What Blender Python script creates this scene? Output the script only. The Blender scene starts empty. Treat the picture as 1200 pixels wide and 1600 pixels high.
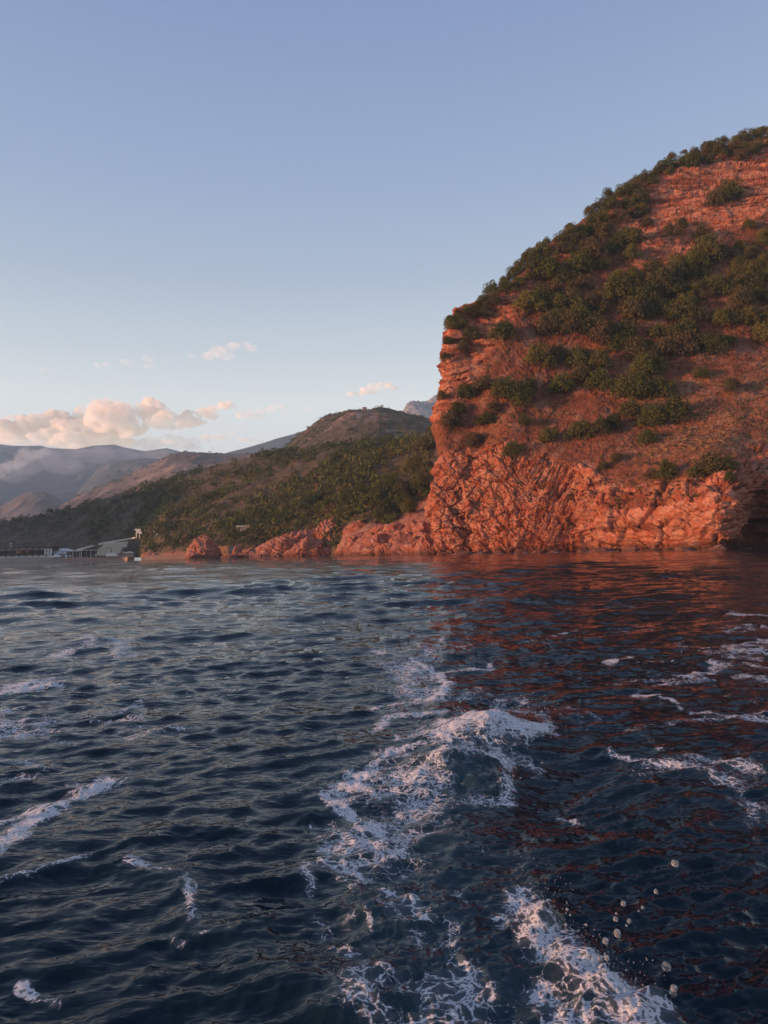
import bpy, math, random
import numpy as np
from mathutils import Matrix, Vector

random.seed(7)
rng = np.random.default_rng(11)
SC = bpy.context.scene
COL = SC.collection

# ------------------------------------------------------------------ camera
F = 1110.0                       # focal length in pixels of the 1200 x 1600 photograph
CAM = np.array([0.0, 0.0, 1.9])
PITCH, ROLL = math.radians(3.05), math.radians(-1.57)
RM = Matrix.Rotation(math.radians(90) + PITCH, 3, 'X') @ Matrix.Rotation(ROLL, 3, 'Z')
R = np.array(RM)
cd = bpy.data.cameras.new('camera'); cam = bpy.data.objects.new('camera', cd); COL.objects.link(cam)
cam.matrix_world = Matrix.Translation(Vector(CAM)) @ RM.to_4x4()
cd.sensor_fit = 'VERTICAL'; cd.sensor_height = 36.0; cd.sensor_width = 27.0
cd.lens = 36.0 * F / 1600.0
cd.clip_start = 0.05; cd.clip_end = 60000
SC.camera = cam

# ------------------------------------------------------------------ sky, sun, exposure
SUN_EL = math.radians(5.0)
SUN_AZ = math.radians(253.0)     # clockwise from +Y: behind the camera, on the left
sun_dir = Vector((math.sin(SUN_AZ) * math.cos(SUN_EL), math.cos(SUN_AZ) * math.cos(SUN_EL), math.sin(SUN_EL)))
wd = bpy.data.worlds.new('World'); SC.world = wd; wd.use_nodes = True
nt = wd.node_tree; nt.nodes.clear()
w_out = nt.nodes.new('ShaderNodeOutputWorld'); w_bg = nt.nodes.new('ShaderNodeBackground')
w_sky = nt.nodes.new('ShaderNodeTexSky'); w_sky.sky_type = 'NISHITA'; w_sky.sun_disc = False
w_sky.sun_elevation = SUN_EL; w_sky.sun_rotation = SUN_AZ
w_sky.air_density = 1.0; w_sky.dust_density = 1.0; w_sky.ozone_density = 1.0
# evening sky: the physical sky tinted by height with the pale warm horizon and periwinkle zenith of dusk
w_tc = nt.nodes.new('ShaderNodeTexCoord'); w_sep = nt.nodes.new('ShaderNodeSeparateXYZ'); w_cr = nt.nodes.new('ShaderNodeValToRGB'); w_mx = nt.nodes.new('ShaderNodeMix')
nt.links.new(w_tc.outputs['Generated'], w_sep.inputs[0]); nt.links.new(w_sep.outputs[2], w_cr.inputs[0])
SKY = [(0.0, (1.06, 1.03, .99)), (0.10, (1.06, 1.06, 1.03)), (0.20, (.96, 1.0, .98)), (0.27, (.70, .78, .84)), (0.36, (.475, .58, .72)), (0.46, (.355, .47, .69)), (0.62, (.250, .345, .60)), (1.0, (.17, .23, .45))]
el = w_cr.color_ramp.elements
while len(el) < len(SKY): el.new(0.5)
for e, (z, c) in zip(el, SKY): e.position = z; e.color = c + (1,)
w_mx.data_type = 'RGBA'; w_mx.blend_type = 'MIX'; w_mx.inputs[0].default_value = 0.85
w_sc = nt.nodes.new('ShaderNodeMix'); w_sc.data_type = 'RGBA'; w_sc.blend_type = 'MULTIPLY'; w_sc.inputs[0].default_value = 1.0; w_sc.clamp_result = False
nt.links.new(w_cr.outputs[0], w_sc.inputs[6]); w_sc.inputs[7].default_value = (6.7, 6.7, 6.7, 1)
nt.links.new(w_sky.outputs[0], w_mx.inputs[6]); nt.links.new(w_sc.outputs[2], w_mx.inputs[7])
nt.links.new(w_mx.outputs[2], w_bg.inputs[0]); nt.links.new(w_bg.outputs[0], w_out.inputs[0])
w_bg.inputs[1].default_value = 0.11
sl = bpy.data.lights.new('sun', 'SUN'); sl.energy = 5.0; sl.angle = math.radians(0.5); sl.color = (1.0, 0.47, 0.235)
so = bpy.data.objects.new('sun', sl); COL.objects.link(so)
so.rotation_euler = sun_dir.to_track_quat('Z', 'Y').to_euler()
SC.view_settings.view_transform = 'Standard'; SC.view_settings.look = 'None'
SC.view_settings.exposure = 0.48; SC.view_settings.gamma = 1.0; SC.view_settings.use_curve_mapping = False
SC.render.engine = 'CYCLES'
cy = SC.cycles
cy.max_bounces = 18; cy.diffuse_bounces = 2; cy.glossy_bounces = 3; cy.transmission_bounces = 6
cy.volume_bounces = 16; cy.transparent_max_bounces = 8; cy.caustics_reflective = False; cy.caustics_refractive = False
cy.sample_clamp_indirect = 4.0; cy.volume_step_rate = 1.0; cy.volume_max_steps = 256
cy.use_denoising = True; cy.denoiser = 'OPENIMAGEDENOISE'; cy.denoising_input_passes = 'RGB_ALBEDO_NORMAL'; cy.denoising_prefilter = 'ACCURATE'

# ------------------------------------------------------------------ helpers: pixels of the photograph to places
def ray(px, py):
    px, py = np.broadcast_arrays(np.asarray(px, float), np.asarray(py, float))
    d = np.stack([(px - 600) / F, -(py - 800) / F, -np.ones_like(px + py)], -1)
    return d @ R.T
def at(px, py, D):
    d = ray(px, py); return CAM + d * (np.asarray(D, float) / d[..., 1])[..., None]
def on_water(px, py):
    d = ray(px, py); return CAM + d * (-CAM[2] / d[..., 2])[..., None]
def shore(px, D, z=0.0):
    """point at depth D and height z seen in picture column px"""
    d0 = ray(px, 800.0); d1 = ray(px, 900.0)
    D = np.asarray(D, float); a = (CAM + d0 * (D / d0[..., 1])[..., None]); b = (CAM + d1 * (D / d1[..., 1])[..., None])
    t = (z - a[..., 2]) / (b[..., 2] - a[..., 2])
    return a + (b - a) * t[..., None]
def project(P):
    q = (P - CAM) @ R
    return 600 + F * q[..., 0] / -q[..., 2], 800 - F * q[..., 1] / -q[..., 2]

# ------------------------------------------------------------------ helpers: noise
def _hash(ix, iy, iz, seed):
    h = (ix.astype(np.uint32) * np.uint32(374761393) + iy.astype(np.uint32) * np.uint32(668265263)
         + iz.astype(np.uint32) * np.uint32(2147483647) + np.uint32((seed * 974634777) & 0xffffffff))
    h = (h ^ (h >> np.uint32(13))) * np.uint32(1274126177)
    h = (h ^ (h >> np.uint32(16))) * np.uint32(2246822519)
    return (h ^ (h >> np.uint32(15)))
def vnoise(p, seed=0):
    p = np.asarray(p, np.float64); i = np.floor(p).astype(np.int64); f = p - i
    u = f * f * f * (f * (f * 6 - 15) + 10)
    r = 0.0
    for dx in (0, 1):
        wx = u[..., 0] if dx else 1 - u[..., 0]
        for dy in (0, 1):
            wy = wx * (u[..., 1] if dy else 1 - u[..., 1])
            for dz in (0, 1):
                w = wy * (u[..., 2] if dz else 1 - u[..., 2])
                h = _hash(i[..., 0] + dx, i[..., 1] + dy, i[..., 2] + dz, seed)
                r = r + w * (h.astype(np.float64) / 4294967295.0 * 2 - 1)
    return r
def fbm(p, octs=4, seed=0, gain=0.5, lac=2.03, ridged=False):
    r = 0.0; a = 1.0; n = 0.0; q = np.asarray(p, float)
    for k in range(octs):
        v = vnoise(q, seed + k * 17)
        if ridged: v = 1 - 2 * np.abs(v)
        r = r + a * v; n += a; a *= gain; q = q * lac + 13.7
    return r / n
def worley(p, seed=0):
    """F1, F2 and a random value of the nearest cell"""
    p = np.asarray(p, float); i = np.floor(p).astype(np.int64); f = p - i
    f1 = np.full(p.shape[:-1], 9.0); f2 = f1.copy(); cid = np.zeros(p.shape[:-1])
    for dx in (-1, 0, 1):
        for dy in (-1, 0, 1):
            for dz in (-1, 0, 1):
                h = _hash(i[..., 0] + dx, i[..., 1] + dy, i[..., 2] + dz, seed)
                ox = (h & np.uint32(1023)).astype(float) / 1023; oy = ((h >> np.uint32(10)) & np.uint32(1023)).astype(float) / 1023
                oz = ((h >> np.uint32(20)) & np.uint32(1023)).astype(float) / 1023
                d = (dx + ox - f[..., 0]) ** 2 + (dy + oy - f[..., 1]) ** 2 + (dz + oz - f[..., 2]) ** 2
                m = d < f1
                f2 = np.where(m, f1, np.minimum(f2, d)); f1 = np.where(m, d, f1); cid = np.where(m, (ox * 7.13 + oy * 3.7 + oz) % 1.0, cid)
    return np.sqrt(f1), np.sqrt(f2), cid
def sstep(a, b, x):
    t = np.clip((x - a) / (b - a), 0, 1); return t * t * (3 - 2 * t)
def poly_sd(X, Y, poly):
    """signed distance to a polygon, positive inside"""
    d = np.full(X.shape, 1e18); s = np.zeros(X.shape, bool); n = len(poly)
    for k in range(n):
        ax, ay = poly[k]; bx, by = poly[(k + 1) % n]
        ex, ey = bx - ax, by - ay; wx, wy = X - ax, Y - ay
        t = np.clip((wx * ex + wy * ey) / (ex * ex + ey * ey), 0, 1)
        d = np.minimum(d, (wx - ex * t) ** 2 + (wy - ey * t) ** 2)
        c = (ay > Y) != (by > Y)
        s ^= c & (X < (bx - ax) * (Y - ay) / (by - ay + 1e-12) + ax)
    d = np.sqrt(d); return np.where(s, d, -d)
def hermite(t, kn, C):
    """Catmull-Rom through rows C[k] at knots kn, sampled at t"""
    kn = np.asarray(kn, float); C = np.asarray(C, float); n = len(kn)
    m = np.empty_like(C); sh = (-1,) + (1,) * (C.ndim - 1)
    dk = np.diff(kn).reshape(sh); s = np.diff(C, axis=0) / dk
    m[0] = s[0]; m[-1] = s[-1]; m[1:-1] = (s[:-1] * dk[1:] + s[1:] * dk[:-1]) / (dk[1:] + dk[:-1])
    k = np.clip(np.searchsorted(kn, t, 'right') - 1, 0, n - 2)
    h = (kn[k + 1] - kn[k]); x = ((t - kn[k]) / h); xs = x.reshape(sh); hs = h.reshape(sh)
    return (C[k] * (2 * xs**3 - 3 * xs**2 + 1) + m[k] * hs * (xs**3 - 2 * xs**2 + xs)
            + C[k + 1] * (-2 * xs**3 + 3 * xs**2) + m[k + 1] * hs * (xs**3 - xs**2))

# ------------------------------------------------------------------ helpers: meshes and objects
def np_mesh(name, V, Q, attrs=None, smooth=False):
    V = np.ascontiguousarray(V, np.float32).reshape(-1, 3); Q = np.ascontiguousarray(Q, np.int32)
    k = Q.shape[1]; me = bpy.data.meshes.new(name)
    me.vertices.add(len(V)); me.vertices.foreach_set('co', V.ravel())
    me.loops.add(Q.size); me.loops.foreach_set('vertex_index', Q.ravel())
    me.polygons.add(len(Q)); me.polygons.foreach_set('loop_start', np.arange(0, Q.size, k, dtype=np.int32))
    me.polygons.foreach_set('use_smooth', np.full(len(Q), smooth, bool))
    for n, a in (attrs or {}).items():
        a = np.asarray(a, np.float32)
        at_ = me.attributes.new(n, 'FLOAT', 'POINT'); at_.data.foreach_set('value', a.ravel())
    me.update(calc_edges=True); me.validate()
    return me
def grid_quads(nv, nu):
    i = np.arange((nv - 1) * nu).reshape(nv - 1, nu)[:, :-1].ravel()
    return np.stack([i, i + 1, i + 1 + nu, i + nu], 1)
def link(name, data, mat=None, parent=None, label=None, cat=None, group=None, kind=None, loc=None):
    o = bpy.data.objects.new(name, data); COL.objects.link(o)
    if mat is not None and data is not None:
        if not data.materials: data.materials.append(mat)
    if parent is not None: o.parent = parent
    if loc is not None: o.location = loc
    for k, v in (('label', label), ('category', cat), ('group', group), ('kind', kind)):
        if v: o[k] = v
    return o
class MB:
    """collects boxes, tubes and free polygons into one mesh"""
    def __init__(s): s.v = []; s.f = []
    def add(s, vs, fs):
        b = len(s.v); s.v += [tuple(map(float, v)) for v in vs]; s.f += [tuple(b + i for i in f) for f in fs]; return s
    def box(s, c, size, rz=0.0, taper=1.0):
        x, y, z = [a / 2 for a in size]; ca, sa = math.cos(rz), math.sin(rz); vs = []
        for dz in (-z, z):
            t = taper if dz > 0 else 1.0
            for dx, dy in ((-x, -y), (x, -y), (x, y), (-x, y)):
                dx *= t; dy *= t
                vs.append((c[0] + dx * ca - dy * sa, c[1] + dx * sa + dy * ca, c[2] + dz))
        return s.add(vs, [(3, 2, 1, 0), (4, 5, 6, 7), (0, 1, 5, 4), (1, 2, 6, 5), (2, 3, 7, 6), (3, 0, 4, 7)])
    def tube(s, pts, rad, n=6):
        vs = []; fs = []; m = len(pts); rad = rad if hasattr(rad, '__len__') else [rad] * m
        for k, p in enumerate(pts):
            p = Vector(p); d = Vector(pts[min(k + 1, m - 1)]) - Vector(pts[max(k - 1, 0)])
            d = d.normalized() if d.length > 1e-9 else Vector((0, 0, 1))
            a = d.cross(Vector((0.31, 0.87, 0.21))).normalized(); b = d.cross(a)
            for j in range(n):
                an = 2 * math.pi * j / n; vs.append(p + (a * math.cos(an) + b * math.sin(an)) * rad[k])
        for k in range(m - 1):
            for j in range(n):
                fs.append((k * n + j, k * n + (j + 1) % n, (k + 1) * n + (j + 1) % n, (k + 1) * n + j))
        fs.append(tuple(range(n - 1, -1, -1))); fs.append(tuple((m - 1) * n + j for j in range(n)))
        return s.add(vs, fs)
    def mesh(s, name):
        me = bpy.data.meshes.new(name); me.from_pydata(s.v, [], s.f); me.update(); return me
    def build(s, name, mat, parent=None, **k): return link(name, s.mesh(name), mat, parent, **k)

# ------------------------------------------------------------------ helpers: materials
class NT:
    def __init__(s, name):
        s.m = bpy.data.materials.new(name); s.m.use_nodes = True; s.t = s.m.node_tree; s.t.nodes.clear()
        s.out = s.n('ShaderNodeOutputMaterial')
    def n(s, typ, **k):
        x = s.t.nodes.new(typ)
        for a, b in k.items(): setattr(x, a, b)
        return x
    def l(s, a, b): s.t.links.new(a, b)
    def put(s, sock, v):
        if isinstance(v, bpy.types.NodeSocket): s.l(v, sock)
        elif isinstance(v, tuple) and len(v) == 3 and sock.type == 'RGBA': sock.default_value = v + (1,)
        else: sock.default_value = v
    def math(s, op, a, b=0.0, c=None):
        x = s.n('ShaderNodeMath', operation=op); s.put(x.inputs[0], a); s.put(x.inputs[1], b)
        if c is not None: s.put(x.inputs[2], c)
        return x.outputs[0]
    def ss(s, a, b, x):
        m = s.n('ShaderNodeMapRange', interpolation_type='SMOOTHSTEP'); s.put(m.inputs[0], x); s.put(m.inputs[1], a); s.put(m.inputs[2], b)
        return m.outputs[0]
    def mix(s, f, a, b):
        x = s.n('ShaderNodeMix', data_type='RGBA'); s.put(x.inputs[0], f); s.put(x.inputs[6], a); s.put(x.inputs[7], b); return x.outputs[2]
    def noise(s, scale, detail=4, rough=0.55, vec=None, dist=0.0):
        x = s.n('ShaderNodeTexNoise'); x.inputs['Scale'].default_value = scale; x.inputs['Detail'].default_value = detail
        x.inputs['Roughness'].default_value = rough; x.inputs['Distortion'].default_value = dist
        if vec is not None: s.l(vec, x.inputs['Vector'])
        return x.outputs[0]
    def voro(s, scale, feature='F1', vec=None, out=0):
        x = s.n('ShaderNodeTexVoronoi', feature=feature); x.inputs['Scale'].default_value = scale
        if vec is not None: s.l(vec, x.inputs['Vector'])
        return x.outputs[out]
    def attr(s, name): return s.n('ShaderNodeAttribute', attribute_name=name).outputs['Fac']
    def pos(s): return s.n('ShaderNodeNewGeometry').outputs['Position']
    def obj(s): return s.n('ShaderNodeTexCoord').outputs['Object']
    def rnd(s): return s.n('ShaderNodeObjectInfo').outputs['Random']
    def scale(s, vec, xyz):
        x = s.n('ShaderNodeMapping'); s.l(vec, x.inputs[0]); x.inputs['Scale'].default_value = xyz; return x.outputs[0]
    def bump(s, h, strength, dist, nrm=None):
        x = s.n('ShaderNodeBump'); s.l(h, x.inputs['Height']); s.put(x.inputs['Strength'], strength); x.inputs['Distance'].default_value = dist
        if nrm is not None: s.l(nrm, x.inputs['Normal'])
        return x.outputs[0]
    def bsdf(s, color, rough=0.9, spec=0.3, normal=None, **k):
        x = s.n('ShaderNodeBsdfPrincipled'); s.put(x.inputs['Base Color'], color); s.put(x.inputs['Roughness'], rough)
        x.inputs['Specular IOR Level'].default_value = spec
        if normal is not None: s.l(normal, x.inputs['Normal'])
        for a, b in k.items(): s.put(x.inputs[a.replace('_', ' ')], b)
        return x.outputs[0]
    def done(s, sh): s.l(sh, s.out.inputs[0]); return s.m

def plain(name, col, rough=0.8, var=0.25, scale=1.5):
    t = NT(name); n = t.noise(scale, 5, 0.6, t.pos()); c2 = tuple(max(0, c * (1 - var)) for c in col); c1 = tuple(min(1, c * (1 + var)) for c in col)
    return t.done(t.bsdf(t.mix(n, c2, c1), rough, 0.3))

def rock_material(name, red, pale, soil, dry, bump_m=0.12, sc=1.0, bands=False):
    t = NT(name); p = t.pos()
    big = t.noise(0.05 * sc, 5, 0.6, p); med = t.noise(0.35 * sc, 6, 0.65, p, 0.6); fine = t.noise(2.2 * sc, 6, 0.7, p)
    strata = t.noise(0.9 * sc, 5, 0.65, t.scale(p, (0.16, 0.16, 1.3)), 0.5)
    rock = t.mix(t.ss(0.4, 0.62, med), red, pale)
    rock = t.mix(t.math('MULTIPLY', t.ss(0.5, 0.66, strata), 0.55), rock, tuple(c * 0.45 for c in red))
    rock = t.mix(t.math('MULTIPLY', t.ss(0.52, 0.7, big), 0.5), rock, tuple(c * 0.8 for c in pale))
    rock = t.mix(t.math('MULTIPLY', t.ss(0.56, 0.7, fine), 0.5), rock, (0.07, 0.05, 0.045))
    if bands:
        bd = t.attr('band'); rock = t.mix(t.math('MULTIPLY', t.ss(0.52, 0.25, bd), 0.75), rock, tuple(c * 0.32 for c in red))
        rock = t.mix(t.math('MULTIPLY', t.ss(0.62, 0.9, bd), 0.5), rock, pale)
    earth = t.mix(t.ss(0.38, 0.62, t.noise(0.5 * sc, 6, 0.7, p)), soil, tuple(c * 0.55 for c in soil))
    earth = t.mix(t.math('MULTIPLY', t.ss(0.5, 0.64, t.noise(0.16 * sc, 5, 0.7, p)), 0.7), earth, tuple(c * 0.5 + 0.02 for c in pale))
    earth = t.mix(t.math('MULTIPLY', t.attr('dry'), t.ss(0.47, 0.62, t.noise(0.9 * sc, 8, 0.8, p))), earth, dry)
    c = t.mix(t.attr('soil'), rock, earth)
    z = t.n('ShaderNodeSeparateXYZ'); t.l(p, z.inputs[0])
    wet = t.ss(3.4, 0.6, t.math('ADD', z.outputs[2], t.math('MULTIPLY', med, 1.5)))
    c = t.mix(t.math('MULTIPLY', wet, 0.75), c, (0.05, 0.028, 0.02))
    h = t.math('ADD', t.math('MULTIPLY', fine, 0.5), strata)
    nb = t.bump(h, 0.9, bump_m)
    return t.done(t.bsdf(c, 0.9, 0.2, nb))

# ------------------------------------------------------------------ the red cliff (near hill on the right)
def build_cliff():
    cols = [690, 740, 800, 860, 920, 1000, 1080, 1130, 1150, 1172, 1215, 1300, 1450]
    ed_px = [686, 672, 685, 676, 689, 690, 700, 712]
    py = [[865, 795, 735, 650, 592, 548, 512, 496],
          [865, 785, 715, 645, 580, 535, 503, 476],
          [864, 785, 705, 640, 570, 512, 475, 438],
          [863, 795, 715, 650, 570, 500, 432, 378],
          [862, 805, 725, 650, 560, 470, 400, 338],
          [861, 810, 742, 660, 560, 420, 360, 284],
          [859, 805, 742, 660, 560, 410, 320, 246],
          [858, 802, 742, 660, 560, 400, 305, 228],
          [858, 802, 742, 660, 560, 396, 300, 222],
          [858, 800, 742, 660, 558, 390, 292, 217],
          [857, 798, 742, 655, 555, 380, 280, 209],
          [855, 790, 735, 640, 530, 345, 245, 160],
          [850, 780, 700, 600, 480, 285, 185, 100]]
    dep = [[222, 224, 230, 240, 248, 252, 256, 260],
           [212, 215, 222, 231, 240, 246, 252, 258],
           [203, 207, 214, 224, 237, 245, 253, 264],
           [195, 199, 209, 223, 236, 247, 259, 272],
           [186, 190, 202, 219, 235, 251, 263, 280],
           [172, 176, 189, 212, 232, 256, 269, 290],
           [158, 162, 176, 205, 229, 257, 273, 298],
           [151, 154, 168, 200, 227, 257, 275, 300],
           [155, 157, 169, 199, 226, 257, 275, 301],
           [178, 175, 173, 199, 226, 257, 275, 302],
           [190, 181, 174, 198, 225, 256, 275, 303],
           [172, 174, 178, 196, 222, 254, 275, 306],
           [160, 163, 170, 190, 216, 250, 275, 310]]
    G = []
    for c, x in enumerate(cols):
        xs = np.array(ed_px if c == 0 else [x] * 8, float); d = np.array(dep[c], float)
        P = at(xs, np.array(py[c], float), d); P[0] = shore(xs[:1], d[:1], 0.0)[0]
        u = P[0] + np.array([0, -1.0, -4]); top = P[-1]
        P = np.vstack([[u], P, [top + np.array([4, 14, 1.0])], [top + np.array([30, 90, -25])]])
        G.append(P)
    e = G[0]
    def back(dx, dy, dz):
        q = e + np.array([dx, dy, 0.0]); q[:, 2] = np.where(q[:, 2] > 0, q[:, 2] * dz, q[:, 2]); return q
    G = [back(75, 170, .8), back(24, 70, .95), back(5, 22, .99)] + G
    ku = [560, 620, 668] + cols
    G = np.array(G)                                # column, row, xyz
    kv = np.array([-0.5, 0, 1, 2, 3, 4, 5, 6, 7, 7.45, 8.4])
    nu, nv = 515, 700
    u = np.concatenate([np.linspace(560, 668, 36, endpoint=False), np.linspace(668, 1225, nu - 60, endpoint=False), np.linspace(1225, 1450, 24)])
    v = np.concatenate([np.linspace(-0.5, -0.02, 10, endpoint=False), np.linspace(-0.02, 7.2, nv - 34, endpoint=False), np.linspace(7.2, 8.4, 24)])
    A = hermite(u, ku, G)                          # nu, rows, 3
    P = hermite(v, kv, A.transpose(1, 0, 2))       # nv, nu, 3
    du = np.gradient(P, axis=1); dv = np.gradient(P, axis=0)
    N = np.cross(du, dv); N /= np.linalg.norm(N, axis=-1, keepdims=True) + 1e-9
    X, Y = project(P)
    wn = fbm(P * 0.09, 4, 3) * 26
    Xw, Yw = X + wn, Y + fbm(P * 0.09 + 50, 4, 9) * 22
    low = [(600, 900), (600, 742), (720, 700), (800, 690), (860, 722), (905, 733), (960, 752), (1060, 752), (1100, 744), (1140, 736), (1200, 690), (1400, 660), (1400, 950), (600, 950)]
    up = [(955, 312), (1050, 264), (1130, 246), (1200, 222), (1400, 130), (1400, 300), (1200, 340), (1120, 384), (1060, 394), (1012, 402), (1000, 372), (960, 345)]
    lf = [(600, 690), (680, 470), (760, 455), (835, 440), (850, 470), (800, 492), (765, 560), (735, 600), (700, 668)]
    sm = [(850, 415), (905, 365), (930, 390), (870, 432)]
    md = [(980, 400), (1065, 400), (1020, 440), (985, 430)]
    rk = np.maximum.reduce([poly_sd(Xw, Yw, q) for q in (low, up, lf, sm, md)])
    rock = sstep(-7, 7, rk); rock[:, u < 660] = 1.0
    lower = sstep(-10, 10, poly_sd(Xw, Yw, low)); upper = np.clip(rock - lower, 0, 1)
    zz0 = P[..., 2]
    # folded bedding: coordinate across the beds
    warp = fbm(P * 0.03, 3, 21) * 4.0
    bed_up = P[..., 2] + 0.10 * P[..., 0] + fbm(P * 0.05, 4, 31) * 4.0
    bed_lo = P[..., 2] * 0.85 - 0.16 * P[..., 0] + warp + 0.6 * fbm(P * 0.2, 3, 33)
    tilt = sstep(905, 760, X)                      # beds stand on edge near the corner
    bed_lo = bed_lo * (1 - tilt) + tilt * (P[..., 0] * 0.8 + P[..., 2] * 0.62 + warp * 1.2)
    pm = sstep(-0.25, 0.3, fbm(P * 0.07, 4, 27)); pm2 = sstep(-0.3, 0.25, fbm(P * 0.11 + 9, 4, 28))
    k1, k2, kid = worley(P * np.array([0.16, 0.16, 0.20]) + fbm(P * 0.2, 3, 25)[..., None] * 0.5, 26)
    bed_lo = bed_lo + (kid - 0.5) * (1.0 + 2.2 * tilt)
    bed_up = bed_up + (kid - 0.5) * 0.5
    def ledge(b, per, seed):
        k = np.floor(b / per); f = b / per - k
        a = vnoise(np.stack([k * 3.17, P[..., 0] * 0.07, P[..., 1] * 0.07], -1), seed)
        return (f ** 2.2) * 0.8 - 0.4 + a * 0.8
    bed_b = bed_lo * (1 - tilt) + (P[..., 2] + 0.35 * P[..., 0]) * tilt
    cs = P[..., 0] * 0.72 - P[..., 1] * 0.69       # distance along the shore
    Pb = np.stack([cs * 0.10, P[..., 1] * 0.05, bed_b * 0.42 * (1 - 0.45 * tilt)], -1) + fbm(P * 0.12, 3, 5)[..., None] * 0.25
    f1, f2, cid = worley(Pb, 3)
    Pg = np.stack([cs * 0.36, P[..., 1] * 0.2, bed_b * 1.15 * (1 - 0.45 * tilt)], -1) + fbm(P * 0.4, 3, 6)[..., None] * 0.15
    g1, g2, gid = worley(Pg, 4)
    gully = fbm(np.stack([cs * 0.085, P[..., 1] * 0.03, zz0 * 0.03], -1) + fbm(P * 0.06, 2, 14)[..., None] * 0.5, 3, 41, ridged=True)
    butt = fbm(np.stack([cs * 0.13 + P[..., 2] * 0.09 * tilt, P[..., 1] * 0.04, P[..., 2] * 0.05], -1), 4, 44, ridged=True)
    lay = (1 - 0.4 * tilt) * (0.35 + 0.65 * pm)
    d_lo = 2.0 * (gully - 0.35) + 1.5 * (butt - 0.3) + 1.0 * fbm(P * 0.11, 4, 43) + 0.85 * lay * ledge(bed_lo, 2.3, 1) + 0.62 * lay * ledge(bed_lo, 0.8, 2) + (kid - 0.5) * 1.5 - 0.9 * sstep(0.08, 0.0, k2 - k1) \
        + (cid - 0.5) * 0.9 - 0.55 * sstep(0.08, 0.0, f2 - f1) + (gid - 0.5) * (0.25 + 0.35 * tilt) - 0.25 * tilt * sstep(0.10, 0.0, g2 - g1) + 0.5 * fbm(P * 0.8, 5, 47, gain=0.62, ridged=True)
    Pu = np.stack([cs * 0.10, P[..., 1] * 0.1, bed_up * 0.6], -1) + fbm(P * 0.15, 2, 15)[..., None] * 0.3
    h1, h2, hid = worley(Pu, 7)
    d_up = 1.5 * (fbm(P * 0.05, 4, 51, ridged=True) - 0.3) + (0.4 + 0.8 * pm) * ledge(bed_up, 3.1, 7) + (0.2 + 0.6 * pm2) * ledge(bed_up, 1.35, 8) + 1.2 * (hid - 0.5) + 0.4 * (gid - 0.5) + 0.3 * fbm(P * 0.8, 3, 57)
    d_so = 1.1 * fbm(P * 0.06, 4, 61) + 1.0 * (gully - 0.3) + 0.35 * fbm(P * 0.35, 4, 63) + 0.22 * fbm(P * 1.6, 2, 65) \
        + 0.5 * np.clip(gid - 0.72, 0, 1) * 2.0
    disp = d_lo * lower + d_up * upper + d_so * (1 - rock)
    # sea cuts a notch and small caves at the waterline
    zz = P[..., 2]
    notch = sstep(2.6, 0.6, zz) * sstep(0.15, 0.6, fbm(np.stack([X * 0.02, zz * 0.1, X * 0 + 3], -1), 3, 71)) * 3.0
    cave = np.exp(-((X - 1192) / 17) ** 2) * sstep(8.0, 4.5, zz + 1.5 * fbm(P * 0.2, 3, 91)) * 9.0
    disp = disp - notch * lower - cave
    edge = sstep(668, 676, u)[None, :] * sstep(8.2, 7.4, v)[:, None]
    P = P + N * (disp * (0.35 + 0.65 * edge))[..., None]
    soil = 1 - rock
    dry = np.clip(poly_sd(Xw, Yw, [(940, 600), (1210, 560), (1400, 560), (1400, 720), (1150, 735), (1000, 740)]) / 20, 0, 1)
    dry = np.maximum(dry * (0.35 + 0.65 * sstep(-0.2, 0.3, fbm(P * 0.09, 4, 83))), 0.30 * sstep(0.0, 0.4, fbm(P * 0.08, 3, 81)))
    bed = bed_up * upper + bed_lo * (1 - upper)
    bq = lambda f, sd: vnoise(np.stack([bed * f, cs * 0.012, P[..., 1] * 0.01 + 5], -1), sd)
    band = np.clip(0.5 + (0.6 * bq(0.75, 95) + 0.5 * bq(1.9, 96)) * (0.5 + 0.4 * upper) * (1 - 0.35 * tilt * lower) * (0.3 + 0.7 * pm2), 0, 1)
    me = np_mesh('cliff', P, grid_quads(nv, nu), {'soil': soil, 'dry': dry, 'band': band})
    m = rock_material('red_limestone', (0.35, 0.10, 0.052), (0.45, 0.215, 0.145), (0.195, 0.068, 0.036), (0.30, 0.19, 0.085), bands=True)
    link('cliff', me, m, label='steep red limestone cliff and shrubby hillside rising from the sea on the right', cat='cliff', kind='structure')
    return P, X, Y
CLIFF, CLX, CLY = build_cliff()

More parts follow.
